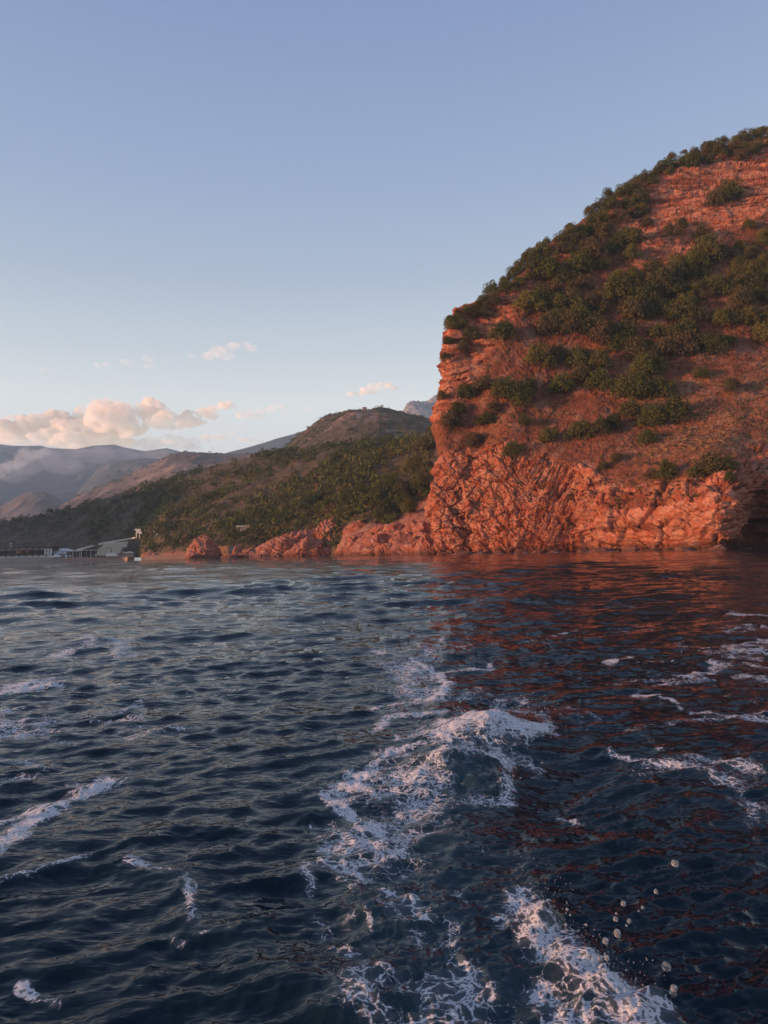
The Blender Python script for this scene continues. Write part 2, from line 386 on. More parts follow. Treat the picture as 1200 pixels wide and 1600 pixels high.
# ------------------------------------------------------------------ hills and mountains behind
def curve(pts):
    a = np.array(pts, float); return lambda x: np.interp(x, a[:, 0], a[:, 1])
def build_hill(name, skyline, top_d, base_d, base_z, nu, nv, prof, amp, freq, mat, label, cat='hill', ridged=True, seed=0, soil=None, edge_amp=0.35):
    s = np.array(skyline, float); fx = curve(skyline); ft = curve(top_d); fb = curve(base_d); fz = curve(base_z)
    px = np.linspace(s[0, 0], s[-1, 0], nu); v = np.concatenate([np.linspace(0, 1, nv), [1.03, 1.15, 1.5]])
    T = at(px, fx(px), ft(px)); B = shore(px, fb(px), 0.0); B[:, 2] = fz(px)
    vv = v[:, None, None]
    P = B[None] + (T - B)[None] * vv
    h = np.where(v <= 1, np.clip(v, 0, 1) ** prof, 1 - np.clip(v - 1, 0, 1) * 0.9)
    P[..., 2] = B[None, :, 2] + (T - B)[None, :, 2] * h[:, None]
    env = np.where(v <= 1, np.clip(v * 6, 0, 1) * (1 - (1 - edge_amp) * sstep(0.75, 1.0, v)), edge_amp)[:, None]
    H = (T - B)[None, :, 2]
    n = fbm(P * freq * np.array([1, 1, 0.5]), 6, seed, ridged=ridged)
    if ridged: n = n - 0.25
    P[..., 2] += n * amp * env
    P[..., 0] += fbm(P * freq * 1.3 + 31, 3, seed + 5) * amp * 0.5 * env
    X, Y = project(P)
    so = soil(P, X, Y, v) if soil else np.ones(P.shape[:2])
    me = np_mesh(name, P, grid_quads(len(v), nu), {'soil': so, 'dry': np.clip(fbm(P * freq * 3, 3, seed + 9) + 0.3, 0, 1)}, smooth=False)
    link(name, me, mat, label=label, cat=cat, kind='structure')
    return P, X, Y

SLOPE_SKY = [(-300, 806), (-200, 822), (0, 818), (60, 809), (100, 800), (150, 786), (200, 769), (250, 753), (300, 742), (350, 728), (400, 716), (440, 709), (480, 706), (540, 698), (600, 692), (640, 688), (690, 684), (730, 684)]
slope_mat = rock_material('slope_earth', (0.25, 0.085, 0.05), (0.30, 0.16, 0.11), (0.085, 0.065, 0.034), (0.13, 0.10, 0.045), 0.2, 0.6)
def slope_soil(P, X, Y, v):
    pole = np.maximum(poly_sd(X, Y + fbm(P * 0.05, 4, 5) * 14, [(530, 880), (535, 822), (600, 818), (640, 800), (690, 770), (740, 700), (740, 900)]),
                      poly_sd(X, Y + fbm(P * 0.05, 4, 5) * 6, [(225, 885), (230, 865), (300, 864), (400, 856), (420, 885)]))
    return 1 - sstep(-4, 4, pole)
SLOPE, SLX, SLY = build_hill('wooded_hill', SLOPE_SKY,
    [(-420, 1000), (0, 900), (250, 720), (440, 600), (600, 520), (730, 440)],
    [(-420, 760), (0, 705), (110, 695), (135, 660), (165, 600), (212, 552), (235, 480), (260, 445), (340, 402), (420, 376), (500, 345), (545, 305), (600, 280), (650, 262), (690, 254), (730, 250)],
    [(-420, 1.5), (60, 1.5), (230, 1.2), (400, 0.6), (530, -0.5), (730, -1.0)],
    420, 150, 0.85, 11.0, 0.011, slope_mat, 'long green wooded slope running down to the shore behind the cliff', seed=101, soil=slope_soil)

peak_mat = rock_material('peak_rock', (0.20, 0.12, 0.085), (0.34, 0.25, 0.20), (0.085, 0.07, 0.04), (0.13, 0.10, 0.05), 0.5, 0.25)
PEAK_SKY = [(330, 730), (400, 712), (444, 703), (460, 687), (473, 677), (487, 669), (508, 656), (525, 649), (541, 643.5), (561, 640.5), (583, 641), (600, 641.5), (615, 645), (633, 650), (650, 655), (673, 660), (720, 672)]
def peak_soil(P, X, Y, v):
    f = poly_sd(X, Y + fbm(P * 0.03, 4, 5) * 8, [(440, 712), (462, 684), (500, 655), (560, 636), (620, 640), (600, 662), (520, 668), (480, 690)])
    return 1 - 0.85 * sstep(-4, 6, f) * sstep(-0.1, 0.35, fbm(P * 0.02, 4, 8))
PEAK, PKX, PKY = build_hill('rocky_hill', PEAK_SKY, [(330, 1150), (540, 1060), (720, 950)], [(330, 800), (540, 640), (720, 560)],
    [(330, 60), (440, 70), (600, 75), (720, 75)], 300, 110, 0.8, 22.0, 0.006, peak_mat,
    'green and rocky peak with small houses on its summit', seed=131, soil=peak_soil, edge_amp=0.08)

brown_mat = rock_material('brown_scrub', (0.19, 0.125, 0.09), (0.30, 0.23, 0.18), (0.115, 0.08, 0.058), (0.18, 0.14, 0.09), 1.0, 0.1)
RIDGE_SKY = [(40, 812), (85, 797), (110, 785), (160, 762), (200, 743), (240, 723), (262, 713), (273, 709), (290, 706), (310, 707.5), (333, 708.5), (367, 709), (400, 708), (440, 706), (480, 712)]
RIDGE, RGX, RGY = build_hill('brown_ridge', RIDGE_SKY, [(40, 2100), (300, 1900), (480, 1700)], [(40, 1500), (300, 1150), (480, 1050)],
    [(40, 20), (480, 30)], 260, 110, 0.8, 42.0, 0.0035, brown_mat, 'brown scrubby ridge in front of the blue mountains, a mast on top', seed=151,
    soil=lambda P, X, Y, v: 1 - 0.7 * sstep(0.05, 0.4, fbm(P * 0.01, 4, 4)), edge_amp=0.05)

far_mat = rock_material('far_mountain_rock', (0.08, 0.08, 0.08), (0.17, 0.165, 0.16), (0.045, 0.055, 0.05), (0.065, 0.07, 0.06), 3.0, 0.03)  # tones darkened to carry the shade lying over the far range
build_hill('mountain', [(-130, 688), (-80, 694), (0, 694), (20, 697), (63, 696), (77, 700), (117, 703), (143, 698), (177, 695), (200, 701), (227, 705), (260, 700), (277, 704), (320, 716), (420, 735)],
    [(-200, 4600), (420, 4500)], [(-200, 2500), (420, 2600)], [(-200, 30), (420, 30)], 300, 130, 1.25, 170.0, 0.0017, far_mat,
    'blue hazy mountain range with smoke drifting along it', 'mountain', seed=171, soil=lambda P, X, Y, v: 1 - 0.8 * sstep(0.0, 0.35, fbm(P * 0.004, 5, 4)), edge_amp=0.06)
build_hill('foothill', [(-200, 790), (0, 792), (30, 775), (48, 768), (66, 767), (84, 775), (104, 790), (150, 805), (200, 812)], [(-300, 2400), (200, 2350)], [(-300, 1900), (200, 1900)], [(-300, 10), (200, 10)],
    120, 50, 0.8, 30.0, 0.004, brown_mat, 'low reddish knoll in the hazy valley below the mountains', seed=181,
    soil=lambda P, X, Y, v: 1 - sstep(0.0, 0.3, fbm(P * 0.006, 4, 4)), edge_amp=0.1)
build_hill('mountain_spur', [(90, 800), (120, 770), (150, 735), (170, 722), (200, 718), (230, 716), (260, 718), (300, 727), (380, 740)], [(90, 3400), (380, 3200)], [(90, 2400), (380, 2300)], [(90, 20), (380, 20)],
    160, 70, 0.9, 75.0, 0.003, far_mat, 'dim spur below the hazy mountains behind the brown ridge', seed=191,
    soil=lambda P, X, Y, v: 1 - 0.6 * sstep(0.0, 0.35, fbm(P * 0.005, 5, 4)), edge_amp=0.08)
build_hill('blue_ridge', [(300, 730), (340, 712), (360, 706), (380, 701), (412, 692), (433, 685), (460, 678), (475, 673), (520, 668), (640, 690)], [(300, 3600), (640, 3500)], [(300, 2500), (640, 2500)], [(300, 20), (640, 20)],
    160, 60, 0.9, 60.0, 0.002, far_mat, 'smooth blue ridge sloping down to the left of the rocky peak', 'ridge', seed=201, edge_amp=0.03)
build_hill('grey_peak', [(590, 690), (620, 662), (633, 650), (637, 641), (642, 636), (650, 632), (660, 630), (671, 628.5), (690, 628), (730, 640)], [(590, 2700), (730, 2700)], [(590, 2000), (730, 2000)], [(590, 300), (730, 300)],
    120, 70, 0.6, 70.0, 0.004, rock_material('grey_limestone', (0.25, 0.235, 0.22), (0.36, 0.34, 0.32), (0.17, 0.165, 0.14), (0.2, 0.18, 0.15), 2.0, 0.06),
    'bare grey rock summit showing just left of the cliff edge', 'mountain', seed=211, soil=lambda P, X, Y, v: 0.2 + 0 * X, edge_amp=0.05)

# ------------------------------------------------------------------ the sea
def stroke_list():
    S = []
    def s(w, a, *pts): S.append((w, a, pts))
    # the ladder of foam in the wake
    s(7, .42, (590, 1000), (640, 985), (690, 1000)); s(8, .5, (600, 1022), (650, 1030), (690, 1022))
    s(7, .85, (640, 1036), (690, 1050), (752, 1041)); s(8, .9, (676, 1052), (702, 1070), (690, 1085))
    s(6, .85, (598, 1104), (640, 1098), (690, 1086)); s(6, .75, (612, 1128), (660, 1120), (705, 1113)); s(6, .6, (622, 1110), (650, 1122))
    s(8, .7, (572, 1148), (600, 1136)); s(9, .95, (640, 1176), (606, 1184), (578, 1204), (532, 1226)); s(7, .6, (640, 1178), (700, 1168))
    s(9, .95, (496, 1250), (524, 1262), (560, 1280), (604, 1286)); s(8, .8, (524, 1232), (560, 1240), (598, 1250)); s(7, .6, (560, 1262), (600, 1234))
    s(15, .66, (500, 1316), (540, 1312), (600, 1304)); s(13, .6, (520, 1290), (580, 1300)); s(14, .55, (470, 1350), (476, 1380)); s(16, .6, (510, 1335), (556, 1345))
    s(13, .5, (520, 1385), (545, 1400), (536, 1450)); s(14, .5, (546, 1480), (572, 1500)); s(12, .45, (476, 1430), (520, 1470))
    s(16, .42, (585, 1405), (640, 1440), (690, 1480)); s(20, .42, (690, 1470), (735, 1530), (770, 1560)); s(14, .4, (640, 1500), (650, 1560)); s(22, .5, (590, 1590), (680, 1600))
    s(14, .36, (600, 1350), (680, 1330), (760, 1310)); s(14, .33, (690, 1380), (740, 1420)); s(16, .3, (560, 1560), (620, 1540))
    for k, (x, y, dx, dy) in enumerate([(560, 1195, 40, -14), (540, 1212, 50, -10), (512, 1242, 36, 6), (585, 1212, 44, -20), (620, 1160, 50, -8), (650, 1098, 40, -6), (655, 1066, 34, -8), (630, 1046, 40, 4), (660, 1010, 50, 4), (535, 1300, 46, 8), (490, 1290, 24, 20), (530, 1360, 30, 14), (560, 1420, 14, 30), (600, 1380, 40, 30), (640, 1400, 30, 40), (700, 1440, 20, 40), (720, 1500, 14, 30), (660, 1540, 30, 30), (600, 1510, 30, 24), (760, 1590, 30, 20), (640, 1275, 60, -20), (700, 1262, 50, -10), (590, 1330, 50, -6), (660, 1180, 30, 10), (720, 1130, 60, -6), (800, 1180, 24, 20)]):
        s(7 + (k * 5) % 6, 0.48 + 0.22 * ((k * 7) % 5) / 5, (x, y), (x + dx * .5, y + dy * .5 + (k % 3 - 1) * 5), (x + dx, y + dy))
    # the splash in the middle
    s(16, .9, (676, 1166), (712, 1148), (760, 1146), (800, 1148), (846, 1142)); s(12, .62, (780, 1092), (838, 1110), (850, 1140)); s(10, .5, (700, 1090), (760, 1078), (820, 1086))
    s(13, .72, (640, 1226), (690, 1198), (730, 1200)); s(11, .72, (740, 1200), (786, 1196), (794, 1222), (770, 1246)); s(12, .6, (756, 1160), (772, 1196)); s(12, .45, (600, 1270), (680, 1240))
    s(10, .5, (880, 1262), (900, 1272)); s(8, .4, (740, 1120), (770, 1140))
    # the thick splash at the lower right
    s(24, .72, (822, 1408), (846, 1450), (880, 1500)); s(38, .80, (880, 1500), (920, 1550), (980, 1600), (1030, 1640)); s(26, .8, (850, 1560), (900, 1610)); s(20, .75, (1000, 1580), (1040, 1590)); s(16, .6, (820, 1400), (800, 1440))
    # right-hand side
    s(6, .85, (955, 1183), (1010, 1199), (1080, 1209)); s(14, .62, (1100, 1212), (1140, 1235), (1170, 1260)); s(11, .5, (1060, 1190), (1130, 1200), (1200, 1215)); s(12, .5, (1130, 1250), (1160, 1280))
    s(6, .72, (992, 1086), (1028, 1090), (1056, 1105)); s(5, .55, (1070, 1112), (1120, 1124), (1185, 1130)); s(6, .45, (872, 1110), (930, 1128)); s(6, .4, (900, 1106), (945, 1125))
    s(6, .4, (985, 1140), (1040, 1160)); s(6, .45, (1030, 1180), (1056, 1192)); s(6, .6, (956, 1034), (982, 1028)); s(5, .45, (960, 1010), (1010, 1020))
    s(6, .6, (1110, 1018), (1140, 1010), (1190, 1000)); s(6, .55, (1110, 1038), (1150, 1040), (1200, 1046)); s(6, .55, (1130, 990), (1200, 985)); s(5, .7, (1150, 958), (1200, 960)); s(5, .5, (1060, 1005), (1095, 1010)); s(6, .5, (1150, 1060), (1200, 1064))
    s(10, .45, (1170, 1180), (1200, 1185)); s(7, .35, (830, 1000), (900, 985)); s(6, .35, (900, 950), (990, 950)); s(7, .3, (860, 1250), (960, 1300))
    # left-hand side
    s(12, .95, (0, 1330), (44, 1302), (96, 1264), (150, 1230)); s(7, .8, (0, 1290), (60, 1272), (110, 1252)); s(6, .5, (0, 1386), (60, 1366), (132, 1345)); s(8, .5, (0, 1180), (80, 1196))
    s(9, .6, (0, 1116), (50, 1106), (110, 1094)); s(12, .62, (104, 1022), (150, 1002), (200, 1008), (186, 1022)); s(12, .48, (0, 1080), (90, 1070)); s(7, .5, (130, 1122), (180, 1112), (216, 1098))
    s(8, .45, (0, 1214), (70, 1212)); s(7, .45, (148, 1156), (180, 1142)); s(7, .4, (190, 1210), (230, 1180)); s(6, .4, (346, 1086), (366, 1082)); s(6, .35, (0, 1150), (60, 1146), (140, 1160)); s(5, .3, (250, 1095), (320, 1078))
    s(9, .55, (40, 1548), (60, 1560), (92, 1570)); s(7, .5, (228, 1350), (264, 1354), (280, 1362)); s(9, .62, (286, 1384), (292, 1404), (288, 1430)); s(8, .4, (262, 1470), (274, 1478)); s(7, .4, (300, 1460), (312, 1456)); s(7, .35, (232, 1538), (240, 1540))
    s(8, .4, (120, 1350), (150, 1340)); s(5, .3, (380, 1420), (400, 1440))
    # wash along the foot of the rocks
    for a_, b_, D_, i_ in [(700, 716, 214, .8), (738, 764, 207.5, .95), (776, 790, 203, .7), (806, 836, 198, .9), (858, 880, 191, .7), (905, 930, 183.5, .8), (948, 962, 177, .6), (985, 1012, 169, .7), (1060, 1085, 155.5, .6), (1100, 1112, 150.5, .7), (1160, 1180, 168, .6), (640, 668, 240, .7), (560, 600, 268, .6), (500, 530, 330, .7), (404, 430, 332, .8), (392, 400, 356, .9), (300, 330, 366, .6), (228, 246, 424, .9), (350, 366, 358, .6)]:
        q0, q1 = project(shore(np.array([a_, b_]), np.array([D_, D_]) - 1.2)); s(3.2, i_ * 1.15, (q0[0], q1[0]), ((q0[0] + q0[1]) / 2, (q1[0] + q1[1]) / 2 + .15), (q0[1], q1[1]))
    return S
def build_sea():
    nr, na, k = 750, 610, 1.0
    r = (1.35 ** -0.25 - np.linspace(0, 1, nr - 14) * (1.35 ** -0.25 - 900 ** -0.25)) ** -4
    r = np.concatenate([[0.15, 0.6], r, np.geomspace(960, 1900, 5)])
    a = np.radians(np.concatenate([np.linspace(-180, -36, 30, endpoint=False), np.linspace(-36, 36, na - 60), np.linspace(180, 36, 30, endpoint=False)[::-1]]))
    RR, AA = np.meshgrid(r, a, indexing='ij')
    X = RR * np.sin(AA); Y = RR * np.cos(AA); Z = np.zeros_like(X)
    dr = np.gradient(r)[:, None]; cell = np.maximum(dr, RR * 0.0019); cell = np.maximum(cell, np.where(np.abs(AA) > 0.64, RR * 0.08, 0))
    PX, PY = project(np.stack([X, Y, Z], -1))
    PX = np.where(Y > 0.3, PX, -9999); PY = np.where(Y > 0.3, PY, 9999)
    # wind sea: sharp crested waves from a spread of directions
    g = np.random.default_rng(5); dX = np.zeros_like(X); dY = np.zeros_like(X)
    wx = 0.5 * fbm(np.stack([X * 0.10, Y * 0.10, X * 0], -1), 2, 3); wy = 0.5 * fbm(np.stack([X * 0.10, Y * 0.10, X * 0 + 9], -1), 2, 4)
    group = np.clip(1.0 + 1.0 * fbm(np.stack([X * 0.07, Y * 0.07, X * 0 + 4], -1), 3, 6), 0.35, 1.9)
    smooth_zone = sstep(0.0, 1.0, np.exp(-((PX - 720) / 330) ** 2 - ((PY - 1150) / 230) ** 2))
    near_calm = sstep(30, 5, RR)
    for i in range(64):
        lam = 0.16 * (8.0 / 0.16) ** ((i + g.random()) / 64)
        th = math.radians(-72 + g.normal(0, 28)); kx, ky = math.cos(th), math.sin(th); kk = 2 * math.pi / lam
        st = 0.046 * (1.2 if lam < 0.9 else 0.85 if lam < 1.8 else 0.45) * (1 + (0.25 if lam < 0.8 else 0.7 if lam < 2.6 else 0.25) * sstep(9, 45, RR)); am = st / kk
        lod = sstep(1.7, 3.4, lam / cell)
        amp = am * lod * (group if lam > 0.8 else 0.5 + 0.5 * group) * (1 - 0.62 * near_calm * (lam > 0.6))
        ph = kk * (kx * (X + wx) + ky * (Y + wy)) + g.random() * 6.283
        Z += amp * np.cos(ph); s = amp * np.sin(ph) * 0.9; dX -= s * kx; dY -= s * ky
    # small ridged chop
    q = np.stack([X, Y, X * 0], -1)
    lod = sstep(0.25, 0.10, cell)
    ca, sa = math.cos(math.radians(18)), math.sin(math.radians(18)); al_, ac_ = X * ca + Y * sa + wx * 0.6, -X * sa + Y * ca + wy * 0.6
    Z += 0.040 * (1 - 0.6 * near_calm) * (fbm(np.stack([al_ * 0.9, ac_ * 2.6, X * 0], -1), 3, 12, ridged=True) - 0.3) * sstep(0.75, 0.25, cell)
    ck = (0.35 + 0.65 * sstep(-0.3, 0.3, fbm(q * 0.35, 3, 14)))
    Z += 0.026 * ck * fbm(np.stack([al_ * 2.6, ac_ * 7.5, X * 0 + 3], -1), 3, 15, ridged=True) * sstep(0.22, 0.08, cell)
    Z += 0.011 * ck * fbm(np.stack([al_ * 8 + 2 * wx, ac_ * 20, X * 0 + 7], -1), 2, 16, ridged=True) * sstep(0.07, 0.025, cell)
    # foam strokes: where the wake broke, from the same points on the water
    foam = np.zeros_like(X); lump = np.zeros_like(X); XY = np.stack([X, Y], -1)
    wob = (0.055 * np.clip(RR, 1.5, 40) ** 0.8)[..., None] * np.stack([fbm(q * 1.3, 5, 23, gain=0.65), fbm(q * 1.3 + 7, 5, 24, gain=0.65)], -1)
    for w, inten, pts in stroke_list():
        p = on_water(np.array([c[0] for c in pts], float), np.array([c[1] for c in pts], float))[:, :2]
        d0 = np.linalg.norm(p.mean(0)); wm = w * d0 / F * 1.35; inten = inten * 0.86
        c = p.mean(0); rad = np.linalg.norm(p - c, axis=1).max() + 6 * wm
        sel = np.nonzero(((X - c[0]) ** 2 + (Y - c[1]) ** 2 < (rad * 1.3 + 0.6) ** 2))
        if len(sel[0]) == 0: continue
        Q = XY[sel] + wob[sel]; dm = np.full(len(Q), 1e9)
        for j in range(len(p) - 1):
            e = p[j + 1] - p[j]; t = np.clip(((Q - p[j]) @ e) / (e @ e + 1e-9), 0, 1)
            v = Q - (p[j] + t[:, None] * e)
            # a stroke seen at a low angle is longer on the water than it looks
            f = p[j] / (np.linalg.norm(p[j]) + 1e-9); al = v @ f; ac = v @ np.array([-f[1], f[0]])
            fs = np.clip(d0 / 1.9, 1, 30)
            dm = np.minimum(dm, np.sqrt(ac ** 2 + (al / fs ** 0.75) ** 2))
        val = inten * np.exp(-(dm / wm) ** 2 * 0.8)
        foam[sel] = np.maximum(foam[sel], val); lump[sel] = np.maximum(lump[sel], val)
    # wind-blown flecks far out on the left and right
    # turbulence of the boat's wash
    def blob(px, py, sx, sy): return np.exp(-((PX - px) / sx) ** 2 - ((PY - py) / sy) ** 2)
    turb = np.maximum.reduce([blob(740, 1160, 95, 60), blob(700, 1220, 90, 60), 0.8 * blob(650, 1400, 130, 160), 0.9 * blob(720, 1560, 160, 120), 1.0 * blob(560, 1560, 60, 60), 0.5 * blob(560, 1230, 90, 90)])
    sc = np.clip(RR / 6, 0.4, 3)[..., None]
    tn = fbm(q * np.array([2.2, 2.2, 1]) + 3 * np.concatenate([wob, wob[..., :1] * 0], -1), 5, 33, gain=0.6, ridged=True)
    Z += turb * 0.065 * (tn - 0.1)
    Z += 0.16 * blob(765, 1150, 70, 26) + 0.09 * blob(720, 1205, 80, 22) - 0.10 * blob(880, 1230, 90, 60) + 0.12 * blob(160, 1010, 80, 14) - 0.05 * blob(800, 1090, 60, 30)
    Z += 0.016 * lump * (0.6 + fbm(q * 6, 4, 37))
    sp = np.maximum.reduce([blob(846, 1440, 26, 40), blob(890, 1510, 36, 46), blob(940, 1570, 50, 50), blob(1010, 1620, 60, 50)]); mid = np.maximum.reduce([blob(765, 1150, 75, 22), blob(730, 1200, 60, 22), blob(785, 1215, 24, 26)])
    nr_ = slice(0, 400); w1, w2, wc = worley(q[nr_] * 24 + 0.7 * fbm(q[nr_] * 16, 2, 51)[..., None], 52); w3, w4, wd = worley(q[nr_] * 9 + 0.7 * fbm(q[nr_] * 6, 2, 53)[..., None], 54)
    act = np.maximum(sp, 0.8 * mid)[nr_]
    Z[nr_] += act * (0.022 * (1 - w1) + 0.040 * (1 - w3)) + 0.045 * sp[nr_] * (0.6 + fbm(q[nr_] * 3.5, 3, 55)) + 0.012 * turb[nr_] * fbm(q[nr_] * 14, 3, 57)
    # diagonal bow wave crest at the lower left
    cr = on_water(np.array([228., 290, 360, 430, 500, 545, 600]), np.array([1340., 1398, 1458, 1508, 1556, 1596, 1660]))[:, :2]
    dm = np.full(X.shape, 1e9); side = np.zeros_like(X); near = RR < 12
    Q = XY[near] + wob[near] * 0.6; d1 = np.full(len(Q), 1e9); s1 = np.zeros(len(Q))
    for j in range(len(cr) - 1):
        e = cr[j + 1] - cr[j]; t = np.clip(((Q - cr[j]) @ e) / (e @ e), 0, 1); v = Q - (cr[j] + t[:, None] * e); dd = np.linalg.norm(v, axis=1)
        m = dd < d1; d1 = np.where(m, dd, d1); s1 = np.where(m, e[0] * v[:, 1] - e[1] * v[:, 0], s1)
    crest = np.zeros_like(X); crest[near] = np.exp(-(d1 / np.where(s1 > 0, 0.26, 0.18)) ** 2)
    ripple = np.zeros_like(X); ripple[near] = np.exp(-(d1 / 0.45) ** 2)
    Z += 0.028 * crest + 0.009 * ripple * fbm(q * np.array([7, 7, 1]), 3, 39, ridged=True)
    foam = np.maximum(foam, 0.16 * crest)
    wake = np.maximum.reduce([blob(560, 1330, 90, 120), blob(640, 1440, 130, 150), blob(650, 1250, 130, 90), blob(650, 1060, 70, 70), 0.8 * blob(1130, 1240, 90, 60), 0.7 * blob(1010, 1130, 130, 45), 0.8 * blob(1160, 1020, 70, 55), 0.7 * blob(140, 1020, 130, 30), 0.7 * blob(30, 1150, 130, 70)])
    foam = np.maximum(foam, 0.53 * np.maximum(turb, wake) * sstep(-0.3, 0.35, fbm(q * 1.3 + 2 * np.concatenate([wob, wob[..., :1] * 0], -1), 4, 43)))
    far = on_water(np.array([600.]), np.array([940.]))
    fl = fbm(np.stack([al_ * 0.55, ac_ * 2.2, X * 0 + 21], -1) + 1.5 * np.concatenate([wob, wob[..., :1] * 0], -1), 5, 45, gain=0.62)
    zone = np.maximum.reduce([blob(60, 1120, 260, 150), 0.9 * blob(1130, 1050, 260, 110), 0.8 * blob(1100, 1180, 200, 90), 0.55 * blob(300, 1000, 260, 70), 0.7 * blob(660, 1020, 110, 60), 0.6 * blob(150, 1400, 220, 130)])
    foam = np.maximum(foam, 0.62 * zone * sstep(0.10, 0.42, fl))
    aer = np.clip(np.maximum(turb * 0.8, foam * 0.7), 0, 1)
    calm = sstep(2500, 300, RR); Z *= calm
    global SEA; SEA = (X + dX * calm, Y + dY * calm, Z)
    V = np.stack([X + dX * calm, Y + dY * calm, Z], -1)
    me = np_mesh('sea', V, np.vstack([grid_quads(nr, na)]), {'foam': foam, 'aer': aer, 'swell': sstep(12, 70, RR)}, smooth=True)
    t = NT('sea_water'); p = t.pos(); fa = t.attr('foam'); ae = t.attr('aer')
    wv = t.n('ShaderNodeVectorMath', operation='ADD'); t.l(p, wv.inputs[0])
    wn = t.n('ShaderNodeTexNoise'); wn.inputs['Scale'].default_value = 3.0; wn.inputs['Detail'].default_value = 4; t.l(p, wn.inputs['Vector'])
    ws = t.n('ShaderNodeVectorMath', operation='SCALE'); t.l(wn.outputs['Color'], ws.inputs[0]); ws.inputs[3].default_value = 0.28; t.l(ws.outputs[0], wv.inputs[1])
    vec = wv.outputs[0]
    n1 = t.noise(3.4, 10, 0.72, vec); n2 = t.noise(12.0, 6, 0.68, vec); n3 = t.noise(0.8, 4, 0.6, p)
    den = t.math('ADD', fa, t.math('ADD', t.math('MULTIPLY', t.math('SUBTRACT', n1, 0.5), 1.35), t.math('MULTIPLY', t.math('SUBTRACT', n3, 0.5), 0.7)))
    den = t.math('MULTIPLY', den, t.ss(0.05, 0.28, fa))
    def net(scale, k, off):
        d = t.voro(scale, 'DISTANCE_TO_EDGE', vec); return t.ss(0.0, 0.07, t.math('SUBTRACT', t.math('MULTIPLY_ADD', den, k, off), d))
    w1 = net(5.0, 0.40, -0.10); w2 = net(13.0, 0.42, -0.08); w3 = net(38.0, 0.46, -0.05)
    holes = t.ss(0.14, 0.40, t.voro(52.0, 'F1', vec))
    lace = t.math('MULTIPLY', t.math('MAXIMUM', t.math('MULTIPLY', w1, 0.9), w2), t.math('ADD', 0.25, t.math('MULTIPLY', w3, 0.75)))
    solid = t.math('MULTIPLY', t.ss(0.75, 1.05, den), t.math('ADD', 0.5, t.math('MULTIPLY', holes, 0.5)))
    film = t.math('MULTIPLY', t.ss(0.2, 0.8, den), 0.17)
    fm = t.math('MAXIMUM', t.math('MAXIMUM', solid, t.math('MULTIPLY', lace, 0.92)), film)
    base = t.mix(ae, (0.003, 0.012, 0.021), (0.028, 0.058, 0.074))
    def rip(scale, vec_, det=4, rough=0.55):
        x = t.n('ShaderNodeTexNoise', noise_type='RIDGED_MULTIFRACTAL'); x.inputs['Scale'].default_value = scale; x.inputs['Detail'].default_value = det; x.inputs['Roughness'].default_value = rough
        x.inputs['Distortion'].default_value = 0.35; t.l(vec_, x.inputs['Vector']); return x.outputs[0]
    def turn(deg, sx, sy):
        x = t.n('ShaderNodeMapping'); t.l(p, x.inputs[0]); x.inputs['Rotation'].default_value = (0, 0, math.radians(deg)); x.inputs['Scale'].default_value = (sx, sy, 1); return x.outputs[0]
    r0 = rip(0.55, turn(18, 0.6, 1.5)); r1 = rip(2.6, turn(24, 0.55, 1.5)); r2 = rip(8.0, turn(-12, 0.6, 1.4)); r3 = rip(24.0, turn(35, 0.6, 1.3), 3)
    r00 = rip(0.30, turn(10, 0.5, 1.8)); sw_ = t.attr('swell'); b0 = t.bump(r0, 0.75, 0.075, t.bump(r00, t.math('ADD', 0.25, t.math('MULTIPLY', sw_, 0.35)), 0.28)); b1 = t.bump(r1, 0.65, 0.026, b0); b2 = t.bump(r2, 0.8, 0.014, b1); b2 = t.bump(r3, 0.75, 0.0045, b2)
    water = t.bsdf(base, 0.02, 0.28, b2, IOR=1.333)
    fb = t.bump(t.math('ADD', n2, t.noise(38.0, 4, 0.7, p)), 0.9, 0.03, b1)
    white = t.bsdf((0.74, 0.74, 0.77), 0.55, 0.4, fb)
    mx = t.n('ShaderNodeMixShader'); t.l(fm, mx.inputs[0]); t.l(water, mx.inputs[1]); t.l(white, mx.inputs[2])
    link('sea', me, t.done(mx.outputs[0]), label='dark blue choppy sea streaked with white foam from the wake of the boat', cat='sea', kind='structure')
build_sea()

# ------------------------------------------------------------------ foliage
def crown_arrays(seed, leaves, clumps, size, flat=0.75, sparse=0.0):
    """leaf-sized faces gathered in clumps through a dome of radius 1"""
    g = np.random.default_rng(seed)
    d = g.normal(size=(clumps, 3)); d /= np.linalg.norm(d, axis=1, keepdims=True); d[:, 2] = np.abs(d[:, 2]) * 1.1 - 0.25
    c = d * (0.42 + 0.38 * g.random((clumps, 1))) * np.array([1, 1, flat]); c[:, 2] += 0.42 * flat
    rad = 0.24 + 0.22 * g.random(clumps)
    k = g.integers(0, clumps, leaves)
    n = g.normal(size=(leaves, 3)); n /= np.linalg.norm(n, axis=1, keepdims=True); n[:, 2] = np.where(n[:, 2] < -0.3, -n[:, 2], n[:, 2])
    p = c[k] + n * (rad[k] * (0.72 + 0.38 * g.random(leaves) ** 0.7))[:, None] * np.array([1, 1, 0.85])
    nn = n + g.normal(size=(leaves, 3)) * 0.55; nn /= np.linalg.norm(nn, axis=1, keepdims=True)
    a = np.cross(nn, g.normal(size=(leaves, 3))); a /= np.linalg.norm(a, axis=1, keepdims=True); b = np.cross(nn, a)
    s = (size * (0.6 + 0.8 * g.random(leaves)))[:, None]
    V = np.stack([p - a * s, p - b * s * 0.6, p + a * s, p + b * s * 0.6], 1)
    return V.reshape(-1, 3), np.arange(leaves * 4).reshape(-1, 4)
